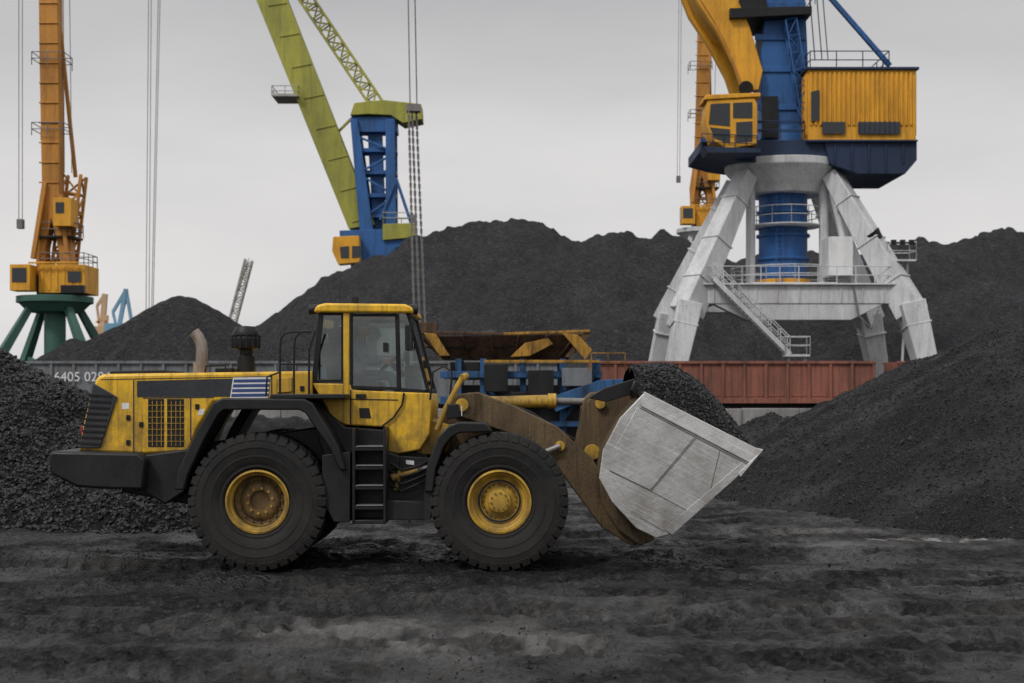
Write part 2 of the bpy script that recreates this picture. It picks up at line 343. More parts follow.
# ---------------------------------------------------------------- near piles
def pileL(X,Y):
    H=ridge_h(X,Y,[([R(-260,285,33),R(-60,322,31),R(0,348,30),R(40,370,29),R(80,403,28),R(125,448,26.6),R(170,503,25.0)],0.68)],0.4)
    return H+0.25*fbm(X*0.7,Y*0.7,4,3)+0.09*fbm(X*4,Y*4,3,8)+0.06*fbm(X*13,Y*13,2,12)+0.1
def pileR(X,Y):
    H=ridge_h(X,Y,[([R(1250,255,29),R(1110,285,31),R(1024,316,32.5),R(985,331,35),R(940,350,39),R(890,370,44),R(850,392,49),R(800,409,53)],0.62),
                   ([R(1130,400,26),R(1080,430,26)],0.5),
                   ([R(768,410,40),R(800,416,38)],0.58),([R(880,400,34),R(910,405,35)],0.5),([R(820,430,36),R(835,430,36)],0.5)],0.5)
    return H+0.36*fbm(X*0.55,Y*0.55,4,13)+0.15*np.abs(fbm(X*1.2,Y*0.5,3,15))+0.07*fbm(X*3,Y*3,3,18)+0.03*fbm(X*11,Y*11,2,22)+0.03
for nm,fn,x0,x1,y0,y1,res,mt in(('coal_pile',pileL,-21,-2.5,22,40,0.055,'coal_near'),('coal_pile',pileR,3.5,30,20,60,0.09,'coal_right')):
    xs=np.arange(x0,x1,res); ys=np.arange(y0,y1,res); X,Y=np.meshgrid(xs,ys)
    ob=gridmesh(nm,xs,ys,np.maximum(fn(X,Y),-0.5),mt)
    if fn is pileL: n=45000; sx=rng.uniform(-12.5,-3,n); sy=rng.uniform(22.3,32,n); s=rng.uniform(0.014,0.058,n); rm='coal_rock'
    else: n=45000; sx=rng.uniform(4.5,16,n); sy=20.5+rng.power(1.2,n)*24; s=rng.uniform(0.009,0.032,n); rm='coal_rock_fine'
    s=s*np.where(rng.random(n)>0.985,1.8,1)
    h=fn(sx,sy); k=h>-0.12; k&=rng.random(n)<np.clip((h+0.5),0.35,1)
    g,_=ground_h(sx,sy)
    rocks('lumps',np.stack([sx,sy,np.maximum(h,g)],1)[k],s[k],rm,ob)

# ---------------------------------------------------------------- far piles
def far(X,Y):
    A=[R(225,350,136),R(258,330,138),R(300,298,140),R(335,280,140),R(365,262,141),R(425,228,140),R(470,224,142),R(530,216,142),R(565,224,140),R(600,242,138),R(650,268,134),R(700,300,128)]
    B=[R(560,262,160),R(600,241,160),R(630,233,160),R(660,230,160),R(690,243,158),R(740,262,155)]
    C=[R(700,275,140),R(745,254,138),R(800,244,136),R(860,237,135),R(900,238,135),R(950,240,138),R(985,233,140),R(1030,235,142),R(1120,250,145),R(1300,300,150)]
    D=[R(640,300,122),R(600,320,118)]; E=[R(450,275,128),R(480,278,127)]; G=[R(960,285,118),R(1040,290,116),R(1150,280,118)]; K=[R(880,320,112),R(910,325,110)]
    H=ridge_h(X,Y,[(A,0.62),(B,0.62),(C,0.6),(D,0.55),(E,0.6),(G,0.55),(K,0.6)],1.2)
    return H+1.4*fbm(X*0.12,Y*0.12,4,2)+1.1*fbm(X*0.33,Y*0.08,4,33)+0.8*np.abs(fbm(X*0.6,Y*0.2,3,35))+0.22*fbm(X*1.1,Y*1.1,3,36)
xs=np.arange(-40,95,0.35); ys=np.arange(92,205,0.35); X,Y=np.meshgrid(xs,ys)
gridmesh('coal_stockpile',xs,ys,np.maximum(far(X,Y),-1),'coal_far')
def farL(X,Y):
    H=ridge_h(X,Y,[([R(180,291,110),R(188,292,110)],0.64),([R(90,343,112),R(70,341,114)],0.5),([R(235,343,104),R(245,348,104)],0.55)],0.8)
    dx=X-R(184,0,110)[0]; dy=Y-110; th=np.arctan2(dy,dx); r=np.hypot(dx,dy)
    return H+0.7*fbm(th*7+20,r*0.06,3,4)*np.clip(r/6,0,1.3)+0.3*fbm(X*0.4,Y*0.4,3,6)*np.clip(r/4,0,1)
xs=np.arange(-55,-10,0.25); ys=np.arange(90,135,0.25); X,Y=np.meshgrid(xs,ys)
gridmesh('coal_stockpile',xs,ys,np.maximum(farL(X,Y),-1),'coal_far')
def berm(X,Y):
    H=ridge_h(X,Y,[([(-30,67,1.5),(-18,68,1.8),(-8,69,1.3),(0,68,1.7),(6,69,1.2)],0.5),([(12,69,1.0),(18,66,2.2),(26,64,3.0)],0.5),([(-8,50,0.9),(-3,52,1.1)],0.4)],0.8)
    return H+0.5*fbm(X*0.4,Y*0.4,4,44)+0.08*fbm(X*3,Y*3,2,45)
xs=np.arange(-36,34,0.2); ys=np.arange(44,73.5,0.2); X,Y=np.meshgrid(xs,ys)
gridmesh('coal_berm',xs,ys,np.maximum(berm(X,Y),-0.6),'coal_right')

# ---------------------------------------------------------------- railway
o=Obj('concrete_wall'); c=o.part('wall_blocks','concrete',0.04)
x=-45
while x<45:
    c.box(x,x+2.96,74,74.6,-0.3,1.62+random.uniform(-0.04,0.04)); x+=3
o.part('footing','concrete').box(-45,45,73.7,73.97,-0.3,0.3); o.finish()
o=Obj('railway_track'); o.part('ballast','concrete').prism([(-80,-0.2),(80,-0.2),(80,0.45),(-80,0.45)],75.5,81)
r=o.part('rails','rust'); r.box(-80,80,77.75,77.82,0.5,0.66); r.box(-80,80,79.27,79.34,0.5,0.66)
s=o.part('sleepers','concrete')
for i in range(200): s.box(-80+i*0.8,-79.75+i*0.8,77.2,79.9,0.4,0.5)
o.finish()
def wagon(x0,L,mat,text=None):
    o=Obj('gondola_wagon'); b=o.part('body',mat); z0,z1=2.0,4.12; y0,y1=77.1,80.0
    b.box(x0,x0+L,y0,y0+0.08,z0,z1); b.box(x0,x0+L,y1-0.08,y1,z0,z1); b.box(x0,x0+0.08,y0+.08,y1-.08,z0,z1); b.box(x0+L-0.08,x0+L,y0+.08,y1-.08,z0,z1)
    b.box(x0,x0+L,y0+0.08,y1-0.08,z0,z0+0.1)
    r=o.part('side_ribs',mat,0.01)
    n=int(L/1.15)
    for i in range(n+1):
        x=x0+0.06+(L-0.24)*i/n
        r.box(x,x+0.14,y0-0.11,y0-0.002,z0+0.15,z1-0.1); r.box(x,x+0.14,y1+0.002,y1+0.11,z0+0.15,z1-0.1)
    r.box(x0-0.03,x0+L+0.03,y0-0.14,y0+0.04,z1-0.095,z1+0.05); r.box(x0-0.03,x0+L+0.03,y1-0.04,y1+0.14,z1-0.095,z1+0.05)
    r.box(x0-0.03,x0+L+0.03,y0-0.16,y0-0.003,z0-0.12,z0+0.145)
    for i in range(n):
        x=x0+0.26+(L-0.24)*i/n
        r.box(x,x+L/n-0.32,y0-0.03,y0-0.003,z0+0.25,z0+0.32)
    u=o.part('bogies','black',0.02)
    u.box(x0+0.3,x0+L-0.3,78.2,78.9,1.55,1.9)
    for cx in(x0+2.2,x0+L-2.2):
        for dx in(-0.92,0.92):
            for yy in(77.78,79.3): u.cyl((cx+dx,yy-0.07,1.12),(cx+dx,yy+0.07,1.12),0.46,n=20)
        u.prism([(cx-1.3,1.0),(cx-1.2,1.4),(cx-0.4,1.5),(cx+0.4,1.5),(cx+1.2,1.4),(cx+1.3,1.0),(cx+0.4,0.95),(cx-0.4,0.95)],77.45,77.6)
    u.cyl((x0-0.6,78.55,1.7),(x0,78.55,1.7),0.12); u.cyl((x0+L,78.55,1.7),(x0+L+0.6,78.55,1.7),0.12)
    e=o.finish()
    xs=np.arange(x0+0.1,x0+L-0.1,0.2); ys=np.arange(y0+0.1,y1-0.05,0.2); X,Y=np.meshgrid(xs,ys)
    gridmesh('coal_load',xs,ys,3.7+0.35*fbm(X*0.6,Y*0.8,3,70)+0*X,'coal_right',None,e)
    if text:
        cu=bpy.data.curves.new('wagon_number','FONT'); cu.body=text; cu.size=0.72; cu.extrude=0.004; cu.materials.append(M['white'])
        t=bpy.data.objects.new('wagon_number',cu); t.rotation_euler=(math.pi/2,0,0); t.location=(x0+1.5,y0-0.125,3.08); link(t,e)
for i,(x0,L,m,t) in enumerate([(-26.3,13.6,'wgrey','6405 0284'),(-11.9,14.6,'wgrey','6312 7719'),(4.3,15.4,'wred',None),(20.9,14,'wred',None),(-41.2,13.9,'wgrey','6188 4402')]): wagon(x0,L,m,t)

# ---------------------------------------------------------------- hopper
o=Obj('coal_hopper'); Y0,Y1=64.0,68.0
b=o.part('trough','rust',0.02)
b.px([(418,331),(440,357),(445,357),(424,331)],Y0,Y1); b.px([(585,331),(565,357),(570,358),(592,333)],Y0,Y1)
xa,za=W(440,357,Y0); xb,zb=W(570,357,Y0); xl,zl=W(418,331,Y0); xr,zr=W(590,331,Y0)
b.add([(xl,Y1,zl),(xr,Y1,zr),(xb,Y1-0.8,zb),(xa,Y1-0.8,zb),(xl,Y1+.06,zl),(xr,Y1+.06,zr),(xb,Y1-.74,zb),(xa,Y1-.74,zb)],[(0,1,2,3),(7,6,5,4),(0,4,5,1),(2,6,7,3)])
b.add([(xl,Y0,zl-0.25),(xr,Y0,zr-0.15),(xb,Y0+0.8,zb),(xa,Y0+0.8,zb),(xl,Y0+.06,zl-.25),(xr,Y0+.06,zr-.15),(xb,Y0+.86,zb),(xa,Y0+.86,zb)],[(0,1,2,3),(7,6,5,4),(0,4,5,1),(2,6,7,3)])
b.box(xa,xb,Y0+0.8,Y1-0.8,zb-0.06,zb)
rb=o.part('rim_and_ribs','rust',0.02); rb.beam((xl,Y0,zl-.05),((xl+xr)/2,Y0,zl-.13),0.13); rb.beam((xl,Y1,zl),(xr,Y1,zr),0.14)
for k in range(6):
    t=(k+.5)/6; rb.beam((xl+(xr-xl)*t,Y0-0.05,zl-.2),(xa+(xb-xa)*t,Y0+0.75,zb),0.08)
yy=o.part('rusted_yellow_plates','yrust',0.02)
yy.beam(((xl+xr)/2,Y0-.02,zl-.13),(xr,Y0-.02,zr),0.12)
yy.px([(424,333),(436,334),(450,356),(440,356)],Y0-0.3,Y0-0.2,Y0); yy.px([(525,343),(548,338),(553,344),(530,356),(510,357)],Y0+0.0,Y0+0.06,Y0)
yy.px([(562,333),(578,335),(592,350),(585,360),(574,347)],Y0-0.2,Y0-0.12,Y0)
f=o.part('blue_frame','hblue',0.02)
for a in(455,480,520,560,595):
    x,_=W(a,0,Y0)
    for y in(Y0+0.3,Y1-0.4): f.box(x,x+0.28,y,y+0.28,0,zb-0.07)
x0,_=W(440,0,Y0); x1,_=W(602,0,Y0)
for pz,h in((3.1,0.3),(1.9,0.35),(0.9,0.25)):
    for y in(Y0+0.02,Y1-0.1): f.box(x0,x1,y,y+0.26,pz,pz+h)
x,_=W(480,0,Y0); x2,_=W(520,0,Y0); f.beam((x,Y0+0.4,3.0),(x2,Y0+0.4,1.0),0.16); 
x3,_=W(595,0,Y0); f.beam((x3,Y0+.4,3.0),(x3-1.6,Y0+.4,1.0),0.16)
f.px([(548,398),(600,380),(640,378),(642,386),(604,392),(556,412)],Y0-0.5,Y0-0.2)
k=o.part('machinery','black',0.03); k.px([(484,364),(508,364),(508,392),(484,392)],Y0-0.6,Y0-0.15); k.px([(528,370),(554,370),(554,399),(528,399)],Y0-0.6,Y0-0.15)
k.px([(450,362),(480,362),(480,380),(450,380)],Y0+0.6,Y0+1.0); k.px([(505,392),(530,392),(530,404),(505,404)],Y0-0.4,Y0-0.1)
k.px([(604,392),(625,388),(628,400),(606,402)],Y0-0.4,Y0+.3)
for i in range(5): k.cyl(R(468+i*29,404,Y0-0.4),R(468+i*29,404,Y0-0.1),0.22,n=14)
yy.px([(484,360),(600,360),(600,363),(484,363)],Y0-0.3,Y0-0.05); yy.px([(490,398),(548,396),(548,403),(490,404)],Y0-0.75,Y0-0.62)
w=o.part('grey_panels','wgrey',0.02); w.px([(548,400),(575,399),(575,404),(548,405)],Y0-0.6,Y0-0.55); w.px([(562,368),(592,368),(592,386),(562,386)],Y0-0.3,Y0-0.1)
k.px([(455,385),(600,385),(600,440),(455,440)],Y0+1.2,Y0+2.4)
o.part('rim_rail','yrust').rail((x1-0.5,Y0-0.4,3.4),(x1+1.0,Y0-0.4,3.4),0.8,2,0.025)
he=o.finish()
xs=np.arange(xl+0.5,xr-0.5,0.1); ys=np.arange(Y0+0.35,Y1-0.35,0.1); X,Y=np.meshgrid(xs,ys)
gridmesh('coal_load',xs,ys,zb+0.35+0.85*np.clip(1-((X-(xl+xr)/2+1)/3.4)**2,0,1)*np.clip(1-((Y-66)/1.8)**2,0,1)+0.25*fbm(X*1.5,Y*1.5,4,97),'coal_near',None,he)

# ---------------------------------------------------------------- main portal crane
def crane1():
    o=Obj('portal_crane'); YC=92.0; XC=W(783,0,YC)[0]
    leg=o.part('portal_legs','cgrey',0.06)
    zt=16.3
    seam=o.part('leg_flanges','cgrey',0.02)
    for sx in(-1,1):
        for sy in(-1,1):
            top=(XC+sx*2.7,YC+sy*2.0,zt); kn=(XC+sx*6.9,YC+sy*5.2,7.3); ft=(XC+sx*8.0,YC+sy*6.0,2.2)
            leg.beam(top,kn,1.15,1.0,1.5,1.7); leg.beam((kn[0]-sx*.15,kn[1],kn[2]+0.6),ft,1.5,1.9,1.1,1.2)
            leg.box(ft[0]-0.9,ft[0]+0.9,ft[1]-0.7,ft[1]+0.7,1.5,2.6)
            leg.box(ft[0]-1.6,ft[0]+1.6,ft[1]-0.35,ft[1]+0.35,0.9,1.5)
            T=Vector(top);K=Vector(kn)
            for t in(0.2,0.5,0.78):
                p=T.lerp(K,t); d=(K-T).normalized(); w_=1.15+0.35*t; h_=1.0+0.7*t; seam.beam(p-d*0.05,p+d*0.05,w_+0.14,h_+0.14)
            Ft=Vector(ft); d=(Ft-K).normalized(); 
            for t in(0.15,0.75): p=K.lerp(Ft,t); seam.beam(p-d*0.05,p+d*0.05,1.6-0.35*t,2.0-0.6*t)
    g=o.part('tie_girders','cgrey',0.05)
    for sy in(-1,1): g.box(XC-5.9,XC+5.9,YC+sy*4.6-0.5,YC+sy*4.6+0.5,7.9,9.1)
    for sx in(-1,1): g.box(XC+sx*5.3-0.45,XC+sx*5.3+0.45,YC-4.1,YC+4.1,7.95,9.05)
    g.box(XC-2.6,XC+2.6,YC-4.1,YC+4.1,8.0,9.3)
    g.prism([(XC-5.2,7.9),(XC-3.2,6.9),(XC+3.2,6.9),(XC+5.2,7.9)],YC-5.05,YC-4.15)
    for i in range(9): seam.box(XC-5.2+i*1.3-0.04,XC-5.2+i*1.3+0.04,YC-5.16,YC-5.102,7.95,9.05)
    seam.box(XC-6,XC+6,YC-5.35,YC-5.102,9.05,9.15)
    cy=o.part('pillars','cgrey',0.02)
    cy.cyl((XC-2.35,YC-1.5,9.3),(XC-2.35,YC-1.5,zt),0.3); cy.cyl((XC+2.3,YC-1.5,9.3),(XC+2.3,YC-1.5,zt),0.3); cy.cyl((XC+3.9,YC-3,9),(XC+2.6,YC-2,15.8),0.22)
    cr=o.part('slewing_crown','cgrey',0.04)
    cr.lathe((XC,YC,0),[(0,zt-1.1),(2.5,zt-1.1),(2.9,zt-0.4),(3.6,zt+0.3),(3.75,zt+0.5),(3.75,zt+0.95),(0,zt+0.95)],40,'Z')
    bl=o.part('blue_column','cblue',0.03)
    bl.cyl((XC,YC,9.3),(XC,YC,zt-0.4),1.55,n=36); bl.cyl((XC,YC,zt+0.6),(XC,YC,zt+3.2),2.0,1.6,n=36)
    for zz in(11.0,12.5,14.0): bl.cyl((XC,YC,zz),(XC,YC,zz+0.18),1.72,n=36)
    lad=o.part('column_ladder','cblue')
    for dx in(-0.2,0.2): lad.cyl((XC-0.6+dx,YC-1.9,9.3),(XC-0.6+dx,YC-1.9,15.6),0.03,n=5)
    for i in range(20): lad.cyl((XC-0.8,YC-1.9,9.5+i*.3),(XC-0.4,YC-1.9,9.5+i*.3),0.02,n=4)
    yb=o.part('yellow_band','cyellow',0.02); yb.cyl((XC,YC,9.35),(XC,YC,9.75),1.75,n=36)
    rl=o.part('railings','cgrey')
    for zz,rr in((9.35,3.4),(13.2,2.3)):
        pr=None
        for i in range(13):
            t=2*math.pi*i/12; p=(XC+rr*math.cos(t),YC-0.5+rr*math.sin(t),zz)
            if pr: rl.rail(pr,p,1.1,1,0.03)
            pr=p
    cr.cyl((XC,YC-0.5,13.1),(XC,YC-0.5,13.2),2.35,n=24)
    rl.rail((XC-5.8,YC-5.1,9.1),(XC+5.8,YC-5.1,9.1),1.1,10); rl.rail((XC-5.8,YC+5.1,9.1),(XC+5.8,YC+5.1,9.1),1.1,10)
    st=o.part('stairs','cgrey'); a=Vector((*[W(714,276,86)[0]],86,W(0,278,86)[1])); b2=Vector((W(790,357,86)[0],86,W(0,354,86)[1]))
    for dy in(0,0.8):
        st.beam(a+Vector((0,dy,0)),b2+Vector((0,dy,0)),0.08,0.28)
        for h in(0.55,1.05): st.beam(a+Vector((0,dy,h)),b2+Vector((0,dy,h)),0.05)
        for i in range(9):
            p=a.lerp(b2,i/8)+Vector((0,dy,0)); st.beam(p,p+Vector((0,0,1.05)),0.05)
    for i in range(22):
        p=a.lerp(b2,i/21); st.box(p.x-0.12,p.x+0.12,p.y,p.y+0.8,p.z-0.02,p.z+0.02)
    st.box(b2.x-0.3,b2.x+1.2,b2.y-0.1,b2.y+0.9,b2.z-0.15,b2.z-0.02); rl.railbox(b2.x-0.3,b2.x+1.2,b2.y-0.1,b2.y+0.9,b2.z,1.05)
    for dx in(0,1.0): st.beam((b2.x+dx,86.4,b2.z),(b2.x+dx,86.4,0.3),0.12)
    rm=o.part('electrical_room','white',0.03); xx0,zz0=W(826,275,89); xx1,zz1=W(850,238,89); rm.box(xx0,xx1,88.2,90.5,zz0-0.1,zz1)
    rm.box(XC+6.2,XC+9.2,YC-5.8,YC-4.6,2.65,3.9)
    pf=o.part('floodlight_platform','cgrey',0.02); fx,fz=W(885,262,88); pf.box(fx,fx+1.8,87.5,89,fz,fz+0.12); rl.railbox(fx,fx+1.8,87.5,89,fz+0.1,1.1)
    pf.beam((XC+5.2,88.5,fz-1.8),(fx+1.2,88.5,fz),0.18); pf.beam((fx+1.5,88.4,fz),(fx+1.1,88.4,3),0.14)
    fl=o.part('floodlights','black',0.02)
    for i in range(3): fl.box(fx+0.2+i*0.55,fx+0.5+i*0.55,87.2,87.45,fz+1.0,fz+1.3)
    fl.cyl(R(878,240,88),R(872,232,88),0.35,0.5)
    hose=o.part('hanging_chain','cable'); hose.tube([(XC+3.3,86.8,9),(XC+3.6,86.8,7.2),(XC+4.4,86.8,6.4),(XC+4.8,86.8,7.5)],0.06)
    pl=o.part('slewing_platform','cblue_dark',0.05)
    pl.px([(700,142),(752,142),(757,140),(868,140),(868,160),(760,163),(722,158),(700,152)],YC-3.0,YC+3.0,YC-3)
    pl.px([(824,141),(917,141),(917,160),(905,174),(858,174),(830,164)],YC-3.2,YC+3.2,YC-3.2)
    lb=o.part('platform_lip','cblue',0.02); lb.px([(700,139),(756,139),(756,142),(700,143)],YC-3.3,YC-3.02,YC-3)
    for i in range(5): pl.px([(834+i*17,143),(836+i*17,143),(836+i*17,172-(8 if i in(0,4) else 0)),(834+i*17,172-(8 if i in(0,4) else 0))],YC-3.28,YC-3.202,YC-3.2)
    ho=o.part('machine_house','cyellow',0.03); x0,z0=W(808,140,YC-3.3); x1,z1=W(916,70,YC-3.3)
    ho.box(x0,x1,YC-3.3,YC+3.3,z0,z1)
    nr=int((x1-x0)/0.3)
    for i in range(nr): 
        xx=x0+0.1+i*(x1-x0-0.2)/nr; ho.box(xx,xx+0.15,YC-3.39,YC-3.303,z0+0.9,z1-0.15)
    nr=22
    for i in range(nr):
        yy=YC-3.2+i*0.29; ho.box(x1+0.003,x1+0.06,yy,yy+0.13,z0+0.3,z1-0.15); ho.box(x0-0.06,x0-0.003,yy,yy+0.13,z0+0.3,z1-0.15)
    rf=o.part('house_trim','cblue_dark',0.02); rf.box(x0-0.15,x1+0.15,YC-3.5,YC+3.5,z1,z1+0.16); rf.box(x0-0.08,x1+0.08,YC-3.45,YC+3.45,z0-0.12,z0-0.003)
    wi=o.part('house_windows','darkglass'); 
    for pts in([(811,92),(819,90),(819,120),(811,122)],[(822,122),(845,122),(845,134),(822,134)],[(858,122),(900,122),(900,134),(858,134)]): wi.px(pts,YC-3.46,YC-3.40,YC-3.4)
    for i in range(8): rf.px([(859+i*5,121),(860+i*5,121),(860+i*5,135),(859+i*5,135)],YC-3.5,YC-3.462,YC-3.4)
    rl2=o.part('roof_railings','cblue_dark'); rl2.railbox(x0+0.2,x1-1.6,YC-3,YC+3,z1+0.15,1.1,0.035); rl2.railbox(x0-3.2,x0-0.2,YC-3.2,YC-2.6,z0+0.1,1.1,0.035)
    rl2.rail((XC-5.5,YC-3,z0+0.1),(XC-1.8,YC-3,z0+0.1),1.1,4)
    rf.box(x0+1.5,x0+2.4,YC-1,YC,z1+0.16,z1+0.7); rf.cyl((x1-1.2,YC,z1+.16),(x1-1.2,YC,z1+0.8),0.3,n=14)
    tw=o.part('tower','cblue',0.05)
    tw.prism([W(757,143,YC),W(805,143,YC),W(803,60,YC),W(800,0,YC),W(796,-90,YC),W(772,-90,YC),W(763,0,YC),W(757,60,YC)],YC-1.5,YC+1.5)
    for py in(110,72,40,8): 
        xa_,za_=W(755,py,YC-1.6); xb_,zb_=W(806,py-6,YC-1.6); tw.box(xa_,xb_,YC-1.62,YC-1.503,za_,zb_)
    tw.beam(R(828,-5,YC-1.5),R(890,66,YC-1.5),0.3); tw.beam(R(828,-5,YC+1.5),R(890,66,YC+1.5),0.3)
    tw.beam(R(770,-80,YC),R(828,-5,YC),0.5); tw.beam(R(796,-60,YC),R(835,-5,YC),0.4)
    tw.truss(R(790,20,YC-2),R(806,120,YC-2),0.7,0.7,6,0.06)
    dk=o.part('platforms','black',0.02)
    dk.px([(730,8),(812,6),(812,14),(730,18)],YC-2.6,YC+2.4); dk.px([(740,-10),(765,-10),(768,10),(742,12)],YC-2.4,YC-1.6)
    dk.px([(762,96),(778,96),(778,138),(762,138)],YC-1.7,YC-1.64)
    rl2.railbox(W(728,0,YC)[0],W(812,0,YC)[0],YC-2.6,YC+2.4,W(0,8,YC)[1],1.1)
    bm_=o.part('boom','cyellow',0.06)
    for ya,yb_ in((YC-2.2,YC-1.55),(YC+1.55,YC+2.2)):
        bm_.prism([W(a,b,YC) for a,b in[(600,-330),(618,-345),(700,-40),(727,-4),(744,35),(757,78),(753,97),(738,99),(729,72),(712,40),(692,10),(678,-25)]],ya,yb_)
    bm_.prism([W(a,b,YC) for a,b in[(604,-325),(616,-338),(697,-40),(723,-2),(740,38),(736,50),(715,36),(695,8),(682,-25)]],YC-1.545,YC+1.545)
    bm_.prism([W(a,b,YC) for a,b in[(395,-290),(640,-365),(650,-345),(620,-320),(395,-280)]],YC-0.8,YC+0.8)
    bt=o.part('boom_trim','corange',0.02); P0=[(697,-6),(716,24),(730,52),(742,84)]
    for (a1,b1),(a2,b2_) in zip(P0[:-1],P0[1:]): bt.beam(R(a1,b1,YC-2.24),R(a2,b2_,YC-2.24),0.08)
    dk.cyl(R(746,88,YC-2.4),R(746,88,YC-1.9),0.45,n=18)
    tw.beam(R(645,-355,YC),R(785,-90,YC),0.4)
    cb=o.part('operator_cab','cyellow',0.04); cb.px([(705,104),(751,102),(754,108),(754,148),(724,152),(710,144),(702,124)],YC-5.2,YC-3.1,YC-4)
    cw=o.part('cab_windows','darkglass'); cw.px([(708,108),(727,107),(727,130),(706,128)],YC-5.23,YC-5.203,YC-4); cw.px([(730,107),(749,106),(749,122),(730,122)],YC-5.23,YC-5.203,YC-4); cw.px([(707,131),(727,133),(727,147),(712,142)],YC-5.23,YC-5.203,YC-4); cw.px([(733,126),(749,125),(749,145),(733,146)],YC-5.23,YC-5.203,YC-4)
    cb.px([(703,99),(757,97),(757,101),(701,104)],YC-5.3,YC-3.0,YC-4)
    cw2=o.part('cab_trim','cblue_dark'); cw2.px([(702,150),(757,152),(757,156),(705,156)],YC-5.3,YC-3.0,YC-4)
    rl2.rail(R(702,150,YC-5.3),R(757,152,YC-5.3),1.0,5)
    rp=o.part('hoist_ropes','cable')
    xr_,zr_=W(405,0,YC)
    zt2=W(0,-285,YC)[1]
    for dx,yy in((0,-0.3),(0.4,0.3)): 
        rp.cyl((xr_+dx-0.1,YC+yy,zt2),(xr_+dx+0.35,YC+yy,W(0,105,YC)[1]),0.04,n=6)
    ch=o.part('grab_chains','chain',0)
    for dx,bx in((0.25,0.75),(0.45,1.1),(0.7,1.45)):
        za_=W(0,105,YC)[1]; n=64
        for i in range(n):
            t0=i/n; t1=(i+1.25)/n
            A=Vector((xr_+dx,YC+dx-.5,za_)); B_=Vector((xr_+bx-0.1,YC+dx-.5,5.6)); ch.beam(A.lerp(B_,t0),A.lerp(B_,t1),0.16 if i%2 else 0.09,0.09 if i%2 else 0.16)
    ch.box(xr_+.1,xr_+1.0,YC-.35,YC+.35,W(0,112,YC)[1],W(0,105,YC)[1])
    for sx in((805,0),(812,0),(818,0)): rp.cyl(R(sx[0],-60,YC+0.5),R(sx[0]+10,60,YC+0.5),0.04,n=5)
    gb=o.part('grab','rust',0.04); gx_=xr_+1.1
    gb.box(gx_-1,gx_+1,YC-0.8,YC+0.8,5.4,7.0)
    for s_ in(-1,1):
        gb.prism([(gx_+s_*0.05,2.2),(gx_+s_*1.9,3.0),(gx_+s_*2.0,4.0),(gx_+s_*0.1,4.3)],YC-1.3,YC+1.3); gb.beam((gx_+s_*1.8,YC-1,3.9),(gx_+s_*0.8,YC-0.5,5.5),0.2); gb.beam((gx_+s_*1.8,YC+1,3.9),(gx_+s_*0.8,YC+0.5,5.5),0.2)
    o.finish()
crane1()
